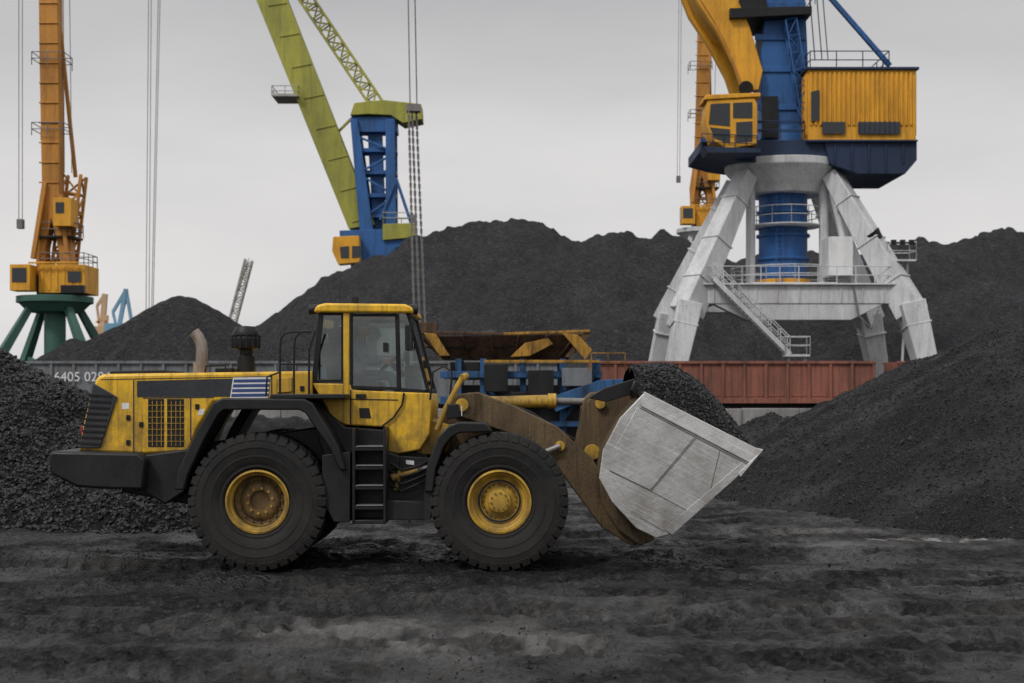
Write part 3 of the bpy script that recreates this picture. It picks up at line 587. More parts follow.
# ---------------------------------------------------------------- chartreuse/blue crane
def crane2():
    o=Obj('portal_crane'); Y=166.0; h=1.3
    b=o.part('boom','chart',0.05); b.prism([W(*p,Y) for p in[(350,230),(376,226),(288,0),(214,-190),(192,-190),(257,0)]],Y-h,Y+h)
    b.prism([W(*p,Y) for p in[(130,-180),(235,-215),(240,-200),(205,-180),(130,-172)]],Y-0.6,Y+0.6)
    bs=o.part('boom_stiffeners','chart')
    for i in range(14):
        t=i/13; a=(352+(196-352)*t,222+(-180-222)*t); c_=(374+(212-374)*t,216+(-180-216)*t); bs.beam(R(*a,Y-h-0.05),R(*c_,Y-h-0.05),0.1)
    tr=o.part('luffing_truss','chart'); tr.truss(R(378,106,Y),R(232,-112,Y),1.2,1.5,22,0.16); tr.beam(R(232,-112,Y),R(232,-205,Y),0.5)
    hd=o.part('tower_head','chart',0.05); hd.prism([W(*p,Y) for p in[(352,118),(356,106),(384,103),(422,107),(423,122),(404,126),(392,118),(370,117)]],Y-1.8,Y+1.8)
    hd.prism([W(*p,Y) for p in[(385,227),(415,226),(417,240),(385,243)]],Y-3,Y+3); hd.beam(R(352,118,Y),R(330,140,Y),0.3)
    t=o.part('tower','cblue',0.05)
    for yy in(Y-1.9,Y+1.4):
        t.prism([W(*p,Y) for p in[(352,122),(359,122),(376,240),(362,240)]],yy,yy+0.5); t.prism([W(*p,Y) for p in[(387,122),(396,122),(397,240),(387,240)]],yy,yy+0.5)
    t.prism([W(*p,Y) for p in[(352,119),(397,119),(398,134),(354,134)]],Y-1.35,Y+1.35)
    t.prism([W(*p,Y) for p in[(368,134),(382,134),(386,240),(374,240)]],Y-0.5,Y+0.9)
    for py in(150,172,195,215): t.prism([W(*p,Y) for p in[(354+(py-134)*0.13,py),(397,py),(397,py+4),(355+(py-134)*0.13,py+4)]],Y-1.38,Y+1.38)
    for (a,b_) in(((357,136),(394,152)),((394,154),(360,172)),((362,176),(394,195)),((394,197),(366,216))): t.beam(R(*a,Y-1.6),R(*b_,Y-1.6),0.25)
    t.beam(R(396,178,Y-2),R(412,226,Y-2),0.35); t.beam(R(396,180,Y-2),R(380,220,Y-2),0.3)
    t.prism([W(*p,Y) for p in[(342,233),(414,231),(415,246),(398,250),(390,262),(352,266),(343,246)]],Y-2.6,Y+2.6)
    c=o.part('operator_cab','cyellow',0.05); c.prism([W(*p,Y) for p in[(338,241),(363,240),(364,266),(343,268),(337,255)]],Y-4.6,Y-2.7)
    g=o.part('cab_windows','darkglass'); g.prism([W(*p,Y-4.6) for p in[(340,247),(349,246),(349,258),(341,258)]],Y-4.66,Y-4.603); g.prism([W(*p,Y-4.6) for p in[(352,246),(361,246),(361,257),(352,258)]],Y-4.66,Y-4.603)
    r=o.part('railings','dgrey'); 
    x0,z0=W(275,100,Y); x1,_=W(301,100,Y); r.box(x0,x1,Y-2.2,Y+2.2,z0,z0+0.2); r.railbox(x0,x1,Y-2.2,Y+2.2,z0,1.2,0.05)
    x0,z0=W(385,226,Y); x1,_=W(414,226,Y); r.railbox(x0,x1,Y-2.8,Y+2.8,z0,1.2,0.05)
    XC=W(378,0,Y)[0]; zb=W(0,262,Y)[1]
    p=o.part('portal','cblue',0.05); p.cyl((XC,Y,zb-6),(XC,Y,zb),2.0,n=24); p.cyl((XC,Y,zb-0.8),(XC,Y,zb-0.1),3.2,n=24)
    for sx in(-1,1):
        for sy in(-1,1): p.beam((XC+sx*2,Y+sy*2,zb-2),(XC+sx*6.5,Y+sy*6,0),1.0,1.0)
    p.box(XC-5,XC+5,Y-4.5,Y+4.5,zb-8,zb-6.8)
    rp=o.part('hoist_ropes','cable')
    for a,bx in((150,146),(152.5,149),(162,151.5),(164,153)): rp.cyl((W(a,0,Y)[0],Y,W(0,-175,Y)[1]),(W(bx,0,Y)[0],Y,W(0,315,Y)[1]),0.045,n=5)
    gb=o.part('grab','rust'); x,z=W(148,315,Y); gb.box(x-1,x+1,Y-.8,Y+.8,z-1,z); gb.prism([(x-2,z-3),(x,z-5),(x+2,z-3),(x+1,z-1),(x-1,z-1)],Y-1.2,Y+1.2)
    o.finish()
crane2()
# ---------------------------------------------------------------- orange cranes
def crane3(XC,Y,zb,basemat,legs=True,lean=0.0,legh=None):
    o=Obj('portal_crane')
    def Q(dx,dz): return (XC+dx,zb+dz)
    b=o.part('boom','corange',0.05)
    b.prism([Q(-1.3,1.0),Q(-1.5,5.5),Q(-0.9,9.5),Q(-1.1+lean*.5,20),Q(-1.3+lean,36),Q(-1.0+lean,38),Q(0.2+lean,38),Q(0.3+lean,36),Q(0.5+lean*.5,20),Q(0.6,9.5),Q(1.5,5.0),Q(1.7,1.0),Q(0.9,1.0),Q(0.5,4.5),Q(-0.1,7.0),Q(-0.6,4.5),Q(-0.7,1.0)],Y-0.7,Y+0.7)
    b.beam((XC-1.4,Y-1.4,zb+3.5),(XC-0.6,Y-.8,zb+10),0.4); b.beam((XC+1.8,Y-1.4,zb+1.5),(XC+0.7,Y-.8,zb+9),0.35)
    b.prism([Q(-3.0+lean,36.5),Q(9+lean,39.5),Q(9+lean,40.2),Q(-3+lean,38.5)],Y-0.5,Y+0.5)
    for i in range(16): b.box(XC-1.05+lean*i/32-.1,XC+.45+lean*i/32+.1,Y-0.8,Y-0.703,zb+10+i*1.7,zb+10.12+i*1.7)
    t=o.part('tower','corange',0.03); t.truss((XC+0.2,Y+1.2,zb+1),(XC+1.3,Y+1.2,zb+11),1.6,1.6,6,0.16); t.beam((XC+1.4,Y+1.2,zb+10.8),(XC+0.3+lean*.6,Y+.3,zb+24),0.3)
    h=o.part('machine_house','cyellow',0.04); h.box(XC-2.9,XC-1.2,Y-2.8,Y-1.0,zb+0.7,zb+2.9); h.box(XC-0.9,XC+3.0,Y-1.5,Y+2.6,zb+0.6,zb+3.0); h.box(XC+0.5,XC+2.0,Y-2,Y+0,zb+6.2,zb+8.6)
    h.beam((XC-1.6,Y-2,zb+3.1),(XC+2.6,Y-2,zb+3.1),0.15)
    for i in range(6): h.box(XC-0.7+i*0.6,XC-0.45+i*0.6,Y-1.56,Y-1.503,zb+0.8,zb+2.8)
    w=o.part('windows','darkglass'); w.box(XC-2.7,XC-1.5,Y-2.85,Y-2.803,zb+1.4,zb+2.6); w.box(XC+0.7,XC+1.4,Y-2.05,Y-2.003,zb+7.3,zb+8.2); w.box(XC-2.95,XC-2.903,Y-2.6,Y-1.2,zb+1.2,zb+2.6)
    w.box(XC+1.6,XC+2.7,Y-1.62,Y-1.57,zb+1.5,zb+2.4)
    k=o.part('counterweight','black',0.04); k.box(XC+1.2,XC+3.1,Y-2.3,Y-1.6,zb+0.5,zb+1.2); k.box(XC-1.2,XC+0.6,Y-1.2,Y+1.2,zb+0.4,zb+2.2); k.box(XC-1.2,XC+2.0,Y-1.2,Y+1.4,zb+5.3,zb+5.5)
    r=o.part('railings','cable'); r.railbox(XC-1.2,XC+2.0,Y-1.2,Y+1.4,zb+5.5,1.1,0.04); r.railbox(XC-0.8,XC+2.9,Y-1.4,Y+2.5,zb+3,1.0,0.04)
    for zz in(14,20): r.railbox(XC-1.6,XC+1.1,Y-1.2,Y+1.2,zb+zz,1.1,0.04); 
    p=o.part('portal',basemat,0.04); p.cyl((XC,Y,zb-0.2),(XC,Y,zb+0.35),3.2,n=28); p.cyl((XC,Y,zb-1.0),(XC,Y,zb-0.2),2.2,3.0,n=28); p.cyl((XC,Y,1.0),(XC,Y,zb-0.9),0.9,n=20)
    for sx in(-1,1):
        for sy in(-1,1):
            p.beam((XC+sx*1.6,Y+sy*1.6,zb-0.6),(XC+sx*5.2,Y+sy*4.5,2),0.55,0.55,0.9,0.9); p.box(XC+sx*5.3-0.6,XC+sx*5.3+0.6,Y+sy*4.6-0.6,Y+sy*4.6+0.6,0,2.2)
            p.beam((XC+sx*1.2,Y+sy*1.2,zb*0.45),(XC+sx*3.6,Y+sy*3.2,zb*0.55),0.35)
    p.box(XC-2.4,XC+2.4,Y-2.2,Y+2.2,max(1,zb*0.45-1.4),zb*0.45)
    rp=o.part('ropes','cable')
    for dx in(-3.1,-2.8): rp.cyl((XC+dx,Y,zb+7),(XC+dx+lean*.3,Y,zb+37.5),0.035,n=5)
    for dx in(0.9,1.6): rp.cyl((XC+dx*.9,Y,zb+11),(XC+dx*.7+lean,Y,zb+37),0.035,n=5)
    rp.box(XC-3.2,XC-2.7,Y-.3,Y+.3,zb+6.2,zb+7)
    o.finish()
crane3(W(55,0,122)[0],122.0,W(0,301,122)[1],'cgreen')
crane3(W(702,0,178)[0],178.0,W(0,232,178)[1],'cgrey',lean=1.0)
def far_crane(Y,mat,segs,th):
    o=Obj('distant_harbor_crane'); p=o.part('structure',mat)
    for a,b,w in segs: p.beam(R(*a,Y),R(*b,Y),th*w)
    x0=W(segs[0][0][0],0,Y)[0]
    q=o.part('portal',mat); zt=W(0,segs[0][0][1],Y)[1]
    for sx in(-1,1):
        for sy in(-1,1): q.beam((x0+sx*1.5,Y+sy*1.5,zt),(x0+sx*5,Y+sy*5,0),th)
    q.box(x0-3,x0+3,Y-2.5,Y+2.5,zt-1,zt+2.5); o.finish()
far_crane(380,'dblue',[((118,333),(126,289),1.3),((126,289),(133,330),1.0),((113,312),(126,290),1.0),((118,333),(133,326),1.2),((113,312),(117,330),0.8),((126,300),(120,318),0.8)],0.8)
far_crane(420,'dorange',[((102,335),(105,294),1.8),((105,294),(97,306),1.0),((102,318),(108,318),2.0),((97,306),(100,330),0.8),((96,322),(108,322),0.8)],0.8)
o=Obj('distant_lattice_crane'); o.part('lattice_boom','dgrey').truss(R(231,328,300),R(249,260,300),1.5,1.5,12,0.18)
q=o.part('crane_base','dgrey'); x,zz=W(231,328,300); q.box(x-3,x+3,297,303,0,zz); q.beam((x-1,300,zz),(x+3.6,300,zz+14),0.3); q.beam(R(249,258,300),R(244,285,300),0.15); o.finish()

# ---------------------------------------------------------------- wheel loader
D=18.96
o=Obj('wheel_loader')
def LP(part,pts,d0,d1): part.px(pts,D+d0,D+d1,D+d0)
def LR(px,py,d): return R(px,py,D+d)
Wd=3.0
def sym(part,pts,d0,d1):
    P=[W(a,b,D+d0) for a,b in pts]; part.prism(P,D+d0,D+d1); part.prism(P,D+Wd-d1,D+Wd-d0)
RX,FX,WZ=W(259,0,D+.2)[0],W(499.5,0,D+.2)[0],0.90
ty=o.part('tyres','rubber'); lug=o.part('tyre_lugs','rubber',0.008); rim=o.part('rims','rim'); hub=o.part('hubs','hubdark'); bolt=o.part('hub_bolts','hubdark'); brim=o.part('rim_locks','black')
def wheel(cx,cy,sg,front):
    c=(cx,cy,WZ); pr=[(0.41,.24),(0.44,.30),(0.47,.325),(0.50,.322),(0.54,.345),(0.60,.36),(0.605,.366),(0.625,.366),(0.63,.362),(0.72,.375),(0.725,.382),(0.745,.382),(0.75,.376),(0.80,.372),(0.865,.352),(0.895,.31),(0.905,.25),(0.91,0)]
    prof=[(r,-y) for r,y in pr]+[(r,y) for r,y in pr[::-1][1:]]
    ty.lathe(c,prof,72)
    nl=38
    for side in(-1,1):
        for i in range(nl):
            t=2*math.pi*(i+(0.5 if side>0 else 0))/nl; w=0.055; vs=[]
            for (r,y,tt) in((0.82,.378,0),(0.925,.338,0),(0.93,.0,0.07),(0.87,.0,0.07),(0.82,.30,0)):
                for s_ in(-1,1):
                    a=t+tt+s_*w/ max(r,0.5); vs.append((c[0]+r*math.cos(a),c[1]+side*y,c[2]+r*math.sin(a)))
            lug.add(vs,[(0,2,4,6,8),(9,7,5,3,1),(0,1,3,2),(2,3,5,4),(4,5,7,6),(6,7,9,8),(8,9,1,0)])
    s=-sg
    rp=[(0.40,0.28),(0.425,0.30),(0.43,0.315),(0.405,0.322),(0.39,0.30),(0.375,0.25),(0.355,0.235),(0.345,0.16)]
    rp+= [(0.31,0.15),(0.30,0.165),(0.255,0.165),(0.25,0.12),(0.20,0.12)] if front else [(0.335,0.10),(0.33,0.06)]
    rim.lathe(c,[(r,y*s) for r,y in rp],56)
    hp=[(0.255,0.11),(0.20,0.14),(0.16,0.16),(0.15,0.21),(0.09,0.225),(0,0.225)] if front else [(0.335,0.05),(0.28,0.04),(0.25,0.08),(0.20,0.10),(0.14,0.10),(0.12,0.03),(0,0.03)]
    (rim if front else hub).lathe(c,[(r,y*s) for r,y in hp],40)
    brim.lathe(c,[(r,y*s) for r,y in[(0.262,0.163),(0.262,0.169),(0.292,0.169),(0.292,0.163)]] if front else [(r,y*s) for r,y in[(0.335,0.12),(0.34,0.165),(0.347,0.161)]],56)
    nb=20 if front else 16
    for i in range(nb):
        t=2*math.pi*i/nb; r=0.225 if front else 0.29
        p=(c[0]+r*math.cos(t),c[1],c[2]+r*math.sin(t)); b0=0.11 if front else 0.04
        bolt.cyl((p[0],p[1]+s*b0,p[2]),(p[0],p[1]+s*(b0+0.05),p[2]),0.016,n=6)
    for i in range(10):
        t=2*math.pi*(i+.3)/10; r=0.115 if front else 0.17; p=(c[0]+r*math.cos(t),c[1],c[2]+r*math.sin(t)); b0=0.215 if front else 0.09
        (bolt if front else rim).cyl((p[0],p[1]+s*b0,p[2]),(p[0],p[1]+s*(b0+0.03),p[2]),0.012 if front else 0.02,n=6)
for cx,fr in((RX,False),(FX,True)):
    wheel(cx,D+0.38,1,fr); wheel(cx,D+Wd-0.38,-1,fr)
ax=o.part('axles','black',0.02)
for cx in(RX,FX):
    ax.cyl((cx,D+0.5,WZ),(cx,D+Wd-0.5,WZ),0.2,n=20); ax.lathe((cx,D+1.5,WZ),[(0,-0.4),(0.3,-0.3),(0.42,0),(0.3,0.3),(0,0.4)],24)
fr=o.part('rear_frame','black',0.03)
LP(fr,[(140,452),(330,425),(400,440),(428,455),(428,495),(400,500),(300,500),(190,505),(120,492)],0.75,2.25)
LP(fr,[(140,455),(195,448),(185,492),(165,505),(140,490)],0.5,2.5)
cw=o.part('counterweight','black',0.05); LP(cw,[(48,455),(52,451),(138,453),(145,460),(143,490),(100,489),(76,487),(50,474)],0.25,2.75)
hood=o.part('engine_hood','yellow',0.035); HD=0.55
LP(hood,[(97,377),(104,374),(312,371),(312,398),(213,402),(197,430),(189,452),(143,454),(78,451),(84,420),(91,392)],HD,Wd-HD)
hp=o.part('hood_panel_seams','blackdecal')
for pts in([(133,380),(134.2,380),(134.2,452),(133,452)],[(190,398),(191.2,398),(191.2,440),(190,440)],[(271,374),(272.2,374),(272.2,398),(271,398)],[(143,397.6),(214,396.8),(214,397.8),(143,398.6)],[(101,379.2),(272,376),(272,376.8),(101,380)]): LP(hp,pts,HD-0.004,HD-0.0005)
LP(hp,[(137,381),(233,378.5),(230,396.5),(137,397)],HD-0.007,HD-0.001)
hd_=o.part('hood_latches','black',0.003)
for a,b in((126,415),(126,440),(195,404),(139,422),(278,386),(300,386)): LP(hd_,[(a,b),(a+4,b),(a+4,b+5),(a,b+5)],HD-0.02,HD-0.001)
hb=o.part('hood_side_boxes','yellow_dirty',0.01); LP(hb,[(276,378),(292,377),(292,392),(276,393)],HD-0.04,HD-0.002)
hw=o.part('warning_labels','white'); LP(hw,[(122,403),(129,403),(129,409),(122,409)],HD-0.003,HD-0.001); LP(hw,[(199,409),(205,409),(203,415),(198,415)],HD-0.003,HD-0.001)
gr=o.part('rear_grille','blackdecal',0.01); LP(gr,[(93,383),(117,397),(100,448),(79,448),(86,418)],HD-0.03,HD+0.2)
cs=o.part('grille_slats','black')
for i in range(9): 
    y=394+i*6; LP(cs,[(88-(i*1.0),y),(112-i*1.4,y+1),(112-i*1.4,y+3),(88-i*1.0,y+2)],HD-0.045,HD-0.031)
vg=o.part('side_vents','black',0.005)
for a,b in((148,164),(167,184)):
    LP(vg,[(a,399),(b,399),(b,447),(a,447)],HD-0.006,HD-0.001)
vs_=o.part('side_vent_louvres','yellow_dirty')
for a,b in((148,164),(167,184)):
    for i in range(3): LP(vs_,[(a+4+i*4.5,401),(a+4.6+i*4.5,401),(a+4.6+i*4.5,446),(a+4+i*4.5,446)],HD-0.014,HD-0.006)
    for i in range(7): LP(vs_,[(a,405+i*6),(b,405+i*6),(b,405.5+i*6),(a,405.5+i*6)],HD-0.018,HD-0.0145)
st=o.part('stripe_white','white'); LP(st,[(233,377.5),(270,377),(268,398),(230,398)],HD-0.008,HD-0.001)
sb=o.part('stripe_blue','blue_decal')
for i in range(4): LP(sb,[(234-i*.8,379.5+i*4.8),(270-i*.5,379+i*4.8),(269.6-i*.5,382+i*4.8),(233.5-i*.8,382.5+i*4.8)],HD-0.012,HD-0.0082)
tp=o.part('hood_top_vents','black',0.01); LP(tp,[(215,368),(232,368),(232,373),(215,373)],0.9,1.6); LP(tp,[(110,371),(165,370),(165,376),(110,376)],0.9,2.1)
ha=o.part('hood_handrail','black'); ha.tube([LR(205,374,0.62),LR(206,366,0.62),LR(225,365,0.62),LR(226,373,0.62)],0.015)
ex=o.part('exhaust_stack','exhaust'); ex.tube([LR(201,374,0.9),LR(202,350,0.9),LR(201,343,0.9),LR(198,337,0.9),LR(194,332,0.9)],0.08,18); ex.tube([LR(201,374,0.9),LR(201,362,0.9)],0.11,16)
exd=o.part('exhaust_bore','black'); exd.tube([LR(195.5,333.5,0.9),LR(193.6,331.4,0.9)],0.065,16)
pc=o.part('air_precleaner','black'); x,z=W(246,372,D+1.1)
k=1/72.
pc.lathe((x,D+1.1,z),[(0,0),(9*k,0),(9*k,16*k),(7*k,18*k),(7*k,22*k),(13*k,24*k),(14*k,27*k),(14*k,34*k),(12.5*k,36*k),(13.5*k,37*k),(13.5*k,40*k),(10*k,46*k),(0,47*k)],28,'Z')
for i in range(14):
    t=2*math.pi*i/14; pc.beam((x+14*k*math.cos(t),D+1.1+14*k*math.sin(t),z+24*k),(x+14*k*math.cos(t),D+1.1+14*k*math.sin(t),z+37*k),0.02)
rf=o.part('rear_fenders','black',0.02)
outer=[(174,490),(178,470),(196,432),(213,403),(222,398),(304,399),(312,403),(338,446),(346,470)]; inner=[(339,470),(330,449),(305,413),(299,410),(224,410),(219,414),(204,440),(188,474),(184,490)]
sym(rf,outer+inner,-0.02,0.72)
plf=o.part('platform','black',0.015); sym(plf,[(270,394),(345,394),(345,399),(270,399)],0.05,0.6)
rl=o.part('handrails','black')
for d in(0.12,Wd-0.12):
    for a in(280,294): rl.tube([LR(a,397,d),LR(a,348,d),LR(a+1,338,d),LR(a+5,333,d),LR(a+14,331.5,d),LR(311,331.5,d)],0.016)
    rl.tube([LR(280,364,d),LR(311,364,d)],0.013); rl.tube([LR(266,396,d),LR(267,377,d),LR(280,372,d)],0.014); rl.tube([LR(309,397,d),LR(309,350,d),LR(315,331,d)],0.016)
CD=0.62; CE=Wd-CD
cf=o.part('cab_frame','black',0.008)
P=lambda a,d: R(*a,D+CD)[:1]+(D+d,)+R(*a,D+CD)[2:]
def pb(part,a,b,w,d): part.beam(P(a,d),P(b,d),w,w)
TL,TR,FB,BL=(321,313),(408,313),(428,391),(314,383)
for d in(CD+0.03,CE-0.03):
    pb(cf,TL,BL,0.07,d); pb(cf,(351.5,313),(351.5,388),0.04,d); pb(cf,(397,314),(399,390),0.06,d); pb(cf,(352,387),(399,389),0.05,d); pb(cf,(352,315),(397,315),0.04,d)
    pb(cf,TR,FB,0.05,d); pb(cf,(320,314),(343,314),0.035,d); pb(cf,(314,381),(343,381),0.045,d); pb(cf,(342,314),(342,381),0.03,d); pb(cf,(399,390),(428,392),0.06,d)
    pb(cf,(375,356),(398,357),0.015,d)
for a in(TL,TR,FB,BL): cf.beam(P(a,CD),P(a,CE),0.06,0.06)
cf.beam(P((418,388),CD+.5),P((413,345),CD+.75),0.015); cf.beam(P((413,345),CD+.4),P((413,345),CD+1.1),0.012)
cyl_=o.part('cab_yellow_pillar','yellow',0.01)
for d in(CD+0.02,CE-0.02): cyl_.beam(P((346.5,313),d),P((346.5,400),d),0.08,0.10)
rfp=o.part('cab_roof','yellow',0.03); LP(rfp,[(313,312),(317,305),(325,303),(405,304),(412,307),(413,313)],CD-0.08,CE+0.08)
rfb=o.part('roof_lamps','black',0.01)
for a,d in((409,0.8),(409,2.2),(318,0.8),(318,2.2)): rfb.cyl(LR(a,309,d),LR(a+(9 if a>350 else -9),310,d),0.07,n=12)
rfb.tube([LR(340,303,1.5),LR(340,275,1.5)],0.006); rfb.cyl(LR(355,304,1.9),LR(355,297,1.9),0.06,n=12)
gl=o.part('cab_glass','glass')
for d in(CD+0.02,CE-0.02):
    gl.add([P(TL,d),P(TR,d),P((428,391),d),P((399,390),d),P((314,382),d)],[(0,1,2,3,4)])
gl.add([P(TR,CD),P(TR,CE),P(FB,CE),P(FB,CD)],[(0,1,2,3)]); gl.add([P(TL,CD),P(TL,CE),P(BL,CE),P(BL,CD)],[(0,1,2,3)])
lb=o.part('cab_body','yellow',0.02)
LP(lb,[(312,383),(350,384),(352,390),(399,392),(430,393),(432,402),(430,434),(420,450),(398,454),(388,452),(385,427),(345,425),(332,418),(322,400)],CD-0.02,CE+0.02)
ds=o.part('door_seams','black')
for pts in([(350,390),(351.2,390),(351.2,424),(350,424)],[(345,398.5),(398,399.5),(398,400.5),(345,399.5)]): LP(ds,pts,CD-0.026,CD-0.0205)
ds.tube([LR(404,393,CD-.05),LR(402,405,CD-.05),LR(393,418,CD-.05),LR(381,427,CD-.05)],0.014); ds.box(*[v for v in (W(356,0,D+CD)[0],W(366,0,D+CD)[0],D+CD-.05,D+CD-.0215,W(0,398,D+CD)[1],W(0,394,D+CD)[1])])
LP(ds,[(359,408),(369,408),(371,418),(360,418)],CD-0.03,CD-0.0205)
ch=o.part('lower_cab_panel','black',0.02); LP(ch,[(320,405),(345,427),(386,430),(388,452),(400,456),(400,470),(330,470),(318,440)],0.5,2.4)
mi=o.part('mirrors','black',0.015)
for d in(0.42,Wd-0.42):
    mi.tube([LR(409,316,0.7),LR(413,320,d),LR(412,350,d)],0.012); x,z=W(408,350,D+d); mi.box(x-0.03,x+0.03,D+d-0.12,D+d+0.10,z,z+0.33)
mi.box(*[W(384,0,D+.6)[0],W(388,0,D+.6)[0]],D+.45,D+.6,W(0,352,D+.6)[1],W(0,343,D+.6)[1])
it=o.part('interior','seat',0.03); sx=-2.15
it.box(sx-0.25,sx+0.28,D+1.22,D+1.78,2.38,2.52); it.beam((sx-0.22,D+1.5,2.45),(sx-0.36,D+1.5,3.12),0.5,0.12); it.beam((sx-0.35,D+1.5,3.12),(sx-0.38,D+1.5,3.3),0.26,0.09)
it.box(sx-0.1,sx+0.1,D+1.35,D+1.65,2.1,2.38); it.box(sx+0.62,sx+0.85,D+1.3,D+1.7,2.1,2.75); it.cyl((sx+0.6,D+1.5,2.6),(sx+0.42,D+1.5,2.78),0.04); it.box(sx-0.3,sx+0.3,D+0.95,D+1.12,2.6,2.68); it.box(sx-0.3,sx+0.2,D+1.9,D+2.1,2.55,2.66)
it.box(sx-0.55,sx+0.9,D+0.7,D+2.3,2.33,2.375)
sw=o.part('steering_wheel','black'); ring=[]; cxs,czs=sx+0.40,2.80
for i in range(25):
    t=2*math.pi*i/24; ring.append((cxs+0.19*math.cos(t)*0.75,D+1.5+0.19*math.sin(t),czs+0.19*math.cos(t)*0.62))
sw.tube(ring,0.015,8)
sp=o.part('access_steps','black',0.01)
for d in(0.12,Wd-0.62):
    for a in(352,383): LP(sp,[(a,428),(a+3,428),(a+3,523),(a,523)],d,d+0.5)
    for b in(447,466,486,506,520): LP(sp,[(352,b),(386,b),(386,b+4),(352,b+4)],d+0.01,d+0.48)
    LP(sp,[(352,430),(386,430),(386,520),(352,520)],d+0.4,d+0.47)
stt=o.part('step_treads','chain')
for b in(446,465,485,505): LP(stt,[(356,b),(383,b),(383,b+0.9),(356,b+0.9)],0.115,0.56)
LP(sp,[(322,455),(350,452),(350,522),(334,522),(322,500)],0.1,0.8); LP(sp,[(386,500),(425,502),(425,520),(386,520)],0.25,0.7)
sym(sp,[(388,455),(430,458),(430,500),(388,505)],0.55,0.9)
hy=o.part('steering_cylinder','yellow_dirty'); hy.cyl(LR(392,478,0.5),LR(418,470,0.5),0.055,n=14); hy.cyl(LR(396,490,.5),LR(400,470,.5),0.035,n=10)
hc=o.part('steering_rod','chrome'); hc.cyl(LR(418,470,0.5),LR(440,463,0.5),0.025,n=12)
bh2=o.part('articulation_hoses','black')
for i in range(4): bh2.tube([LR(388,462+i*7,0.52),LR(402,470+i*7,0.45),LR(418,466+i*6,0.45),LR(434,458+i*6,0.6)],0.018)
lbl=o.part('label_plates','white'); LP(lbl,[(406,460),(414,461),(414,465),(406,464)],0.54,0.548)
rbm=o.part('cab_front_rails','yellow_dirty')
rbm.tube([LR(437,430,0.5),LR(446,408,0.5),LR(462,378,0.5)],0.04,10); rbm.tube([LR(462,378,0.5),LR(466,376,0.6)],0.05,10)
rbb=o.part('front_handrails','black'); rbb.tube([LR(430,400,0.5),LR(433,372,0.5),LR(444,366,0.5),LR(452,372,0.5),LR(450,395,0.5)],0.014)
hl=o.part('headlamps','black',0.015)
for d in(0.45,Wd-0.65):
    LP(hl,[(447,404),(459,404),(461,418),(447,419)],d,d+0.2)
hll=o.part('headlamp_lenses','white')
for d in(0.47,Wd-0.63): x,_=W(461,0,D+d); hll.box(x+0.003,x+0.012,D+d,D+d+0.16,W(0,416,D+d)[1],W(0,406,D+d)[1])
ff=o.part('front_frame','boom',0.03); LP(ff,[(432,470),(440,430),(452,398),(470,392),(500,415),(540,450),(548,490),(520,505),(440,500)],0.95,2.05)
fy=o.part('front_frame_yellow','yellow_dirty',0.02); LP(fy,[(398,430),(432,420),(450,425),(448,452),(430,455),(400,452)],0.75,2.25)
ffn=o.part('front_fenders','black',0.02); sym(ffn,[(424,492),(427,465),(437,438),(448,426),(458,422),(486,423),(492,432),(460,433),(452,437),(444,447),(436,468),(433,492)],0.0,0.74)
mf=o.part('front_mudflap','black'); sym(mf,[(424,490),(433,490),(430,520),(424,520)],0.05,0.7)
bo=o.part('boom_arms','boom',0.02)
arm=[(450,400),(458,394),(478,392),(515,406),(558,427),(592,458),(612,490),(640,524),(650,538),(644,545),(630,545),(602,528),(578,496),(550,458),(505,432),(458,416),(450,410)]
PA=[W(a,b,D+.80) for a,b in arm]
bo.prism(PA,D+0.80,D+0.98); bo.prism(PA,D+2.02,D+2.20)
bo.cyl((W(575,0,D+.8)[0],D+0.98,W(0,470,D+.8)[1]),(W(575,0,D+.8)[0],D+2.02,W(0,470,D+.8)[1]),0.17,n=20)
pn=o.part('pins','rim',0.006)
def pin(a,b,d,r,l=0.05): x,z=W(a,b,D+d); pn.cyl((x,D+d-l,z),(x,D+d-0.002,z),r,n=20)
pin(462,405,0.80,0.09); pin(636,534,0.8,0.1); pin(560,446,0.8,0.07)
bc=o.part('bellcrank','boom',0.02); PB=[W(a,b,D+1.3) for a,b in[(583,400),(592,392),(612,396),(612,418),(606,448),(602,470),(590,480),(577,470),(574,450),(580,425)]]
bc.prism(PB,D+1.22,D+1.36); bc.prism(PB,D+1.64,D+1.78)
brk=o.part('bucket_brackets','boom',0.02)
for d in(0.70,1.02,1.92,2.24):
    brk.prism([W(a,b,D+.7) for a,b in[(598,470),(612,448),(630,440),(640,500),(655,540),(640,546),(618,530),(602,505)]],D+d,D+d+0.06)
for da in(1.14,1.8): brk.prism([W(a,b,D+1.2) for a,b in[(586,402),(596,392),(640,384),(648,400),(628,440),(604,470),(592,470),(584,460),(588,430)]],D+da,D+da+.06)
pin(592,452,1.14,0.11,0.08); pin(600,404,1.14,0.07,0.08)
tcy=o.part('tilt_cylinder','yellow_dirty'); tcy.cyl(LR(480,403,1.5),LR(552,401,1.5),0.09,n=20); tcy.cyl(LR(548,401,1.5),LR(556,401,1.5),0.11,n=20); 
tcr=o.part('cylinder_rods','chrome'); tcr.cyl(LR(552,401,1.5),LR(602,402,1.5),0.05,n=16)
lc=o.part('lift_cylinders','yellow_dirty')
for d in(0.72,2.28): lc.cyl(LR(470,480,d),LR(545,452,d),0.08,n=16); tcr.cyl(LR(545,452,d),LR(560,446,d),0.04,n=14)
hs=o.part('hydraulic_hoses','black')
for i,d in enumerate((1.05,1.1,1.9,1.95)): hs.tube([LR(455,405+i*2,d),LR(480,396-i,d),LR(530,412,d),LR(575,440,d)],0.02)
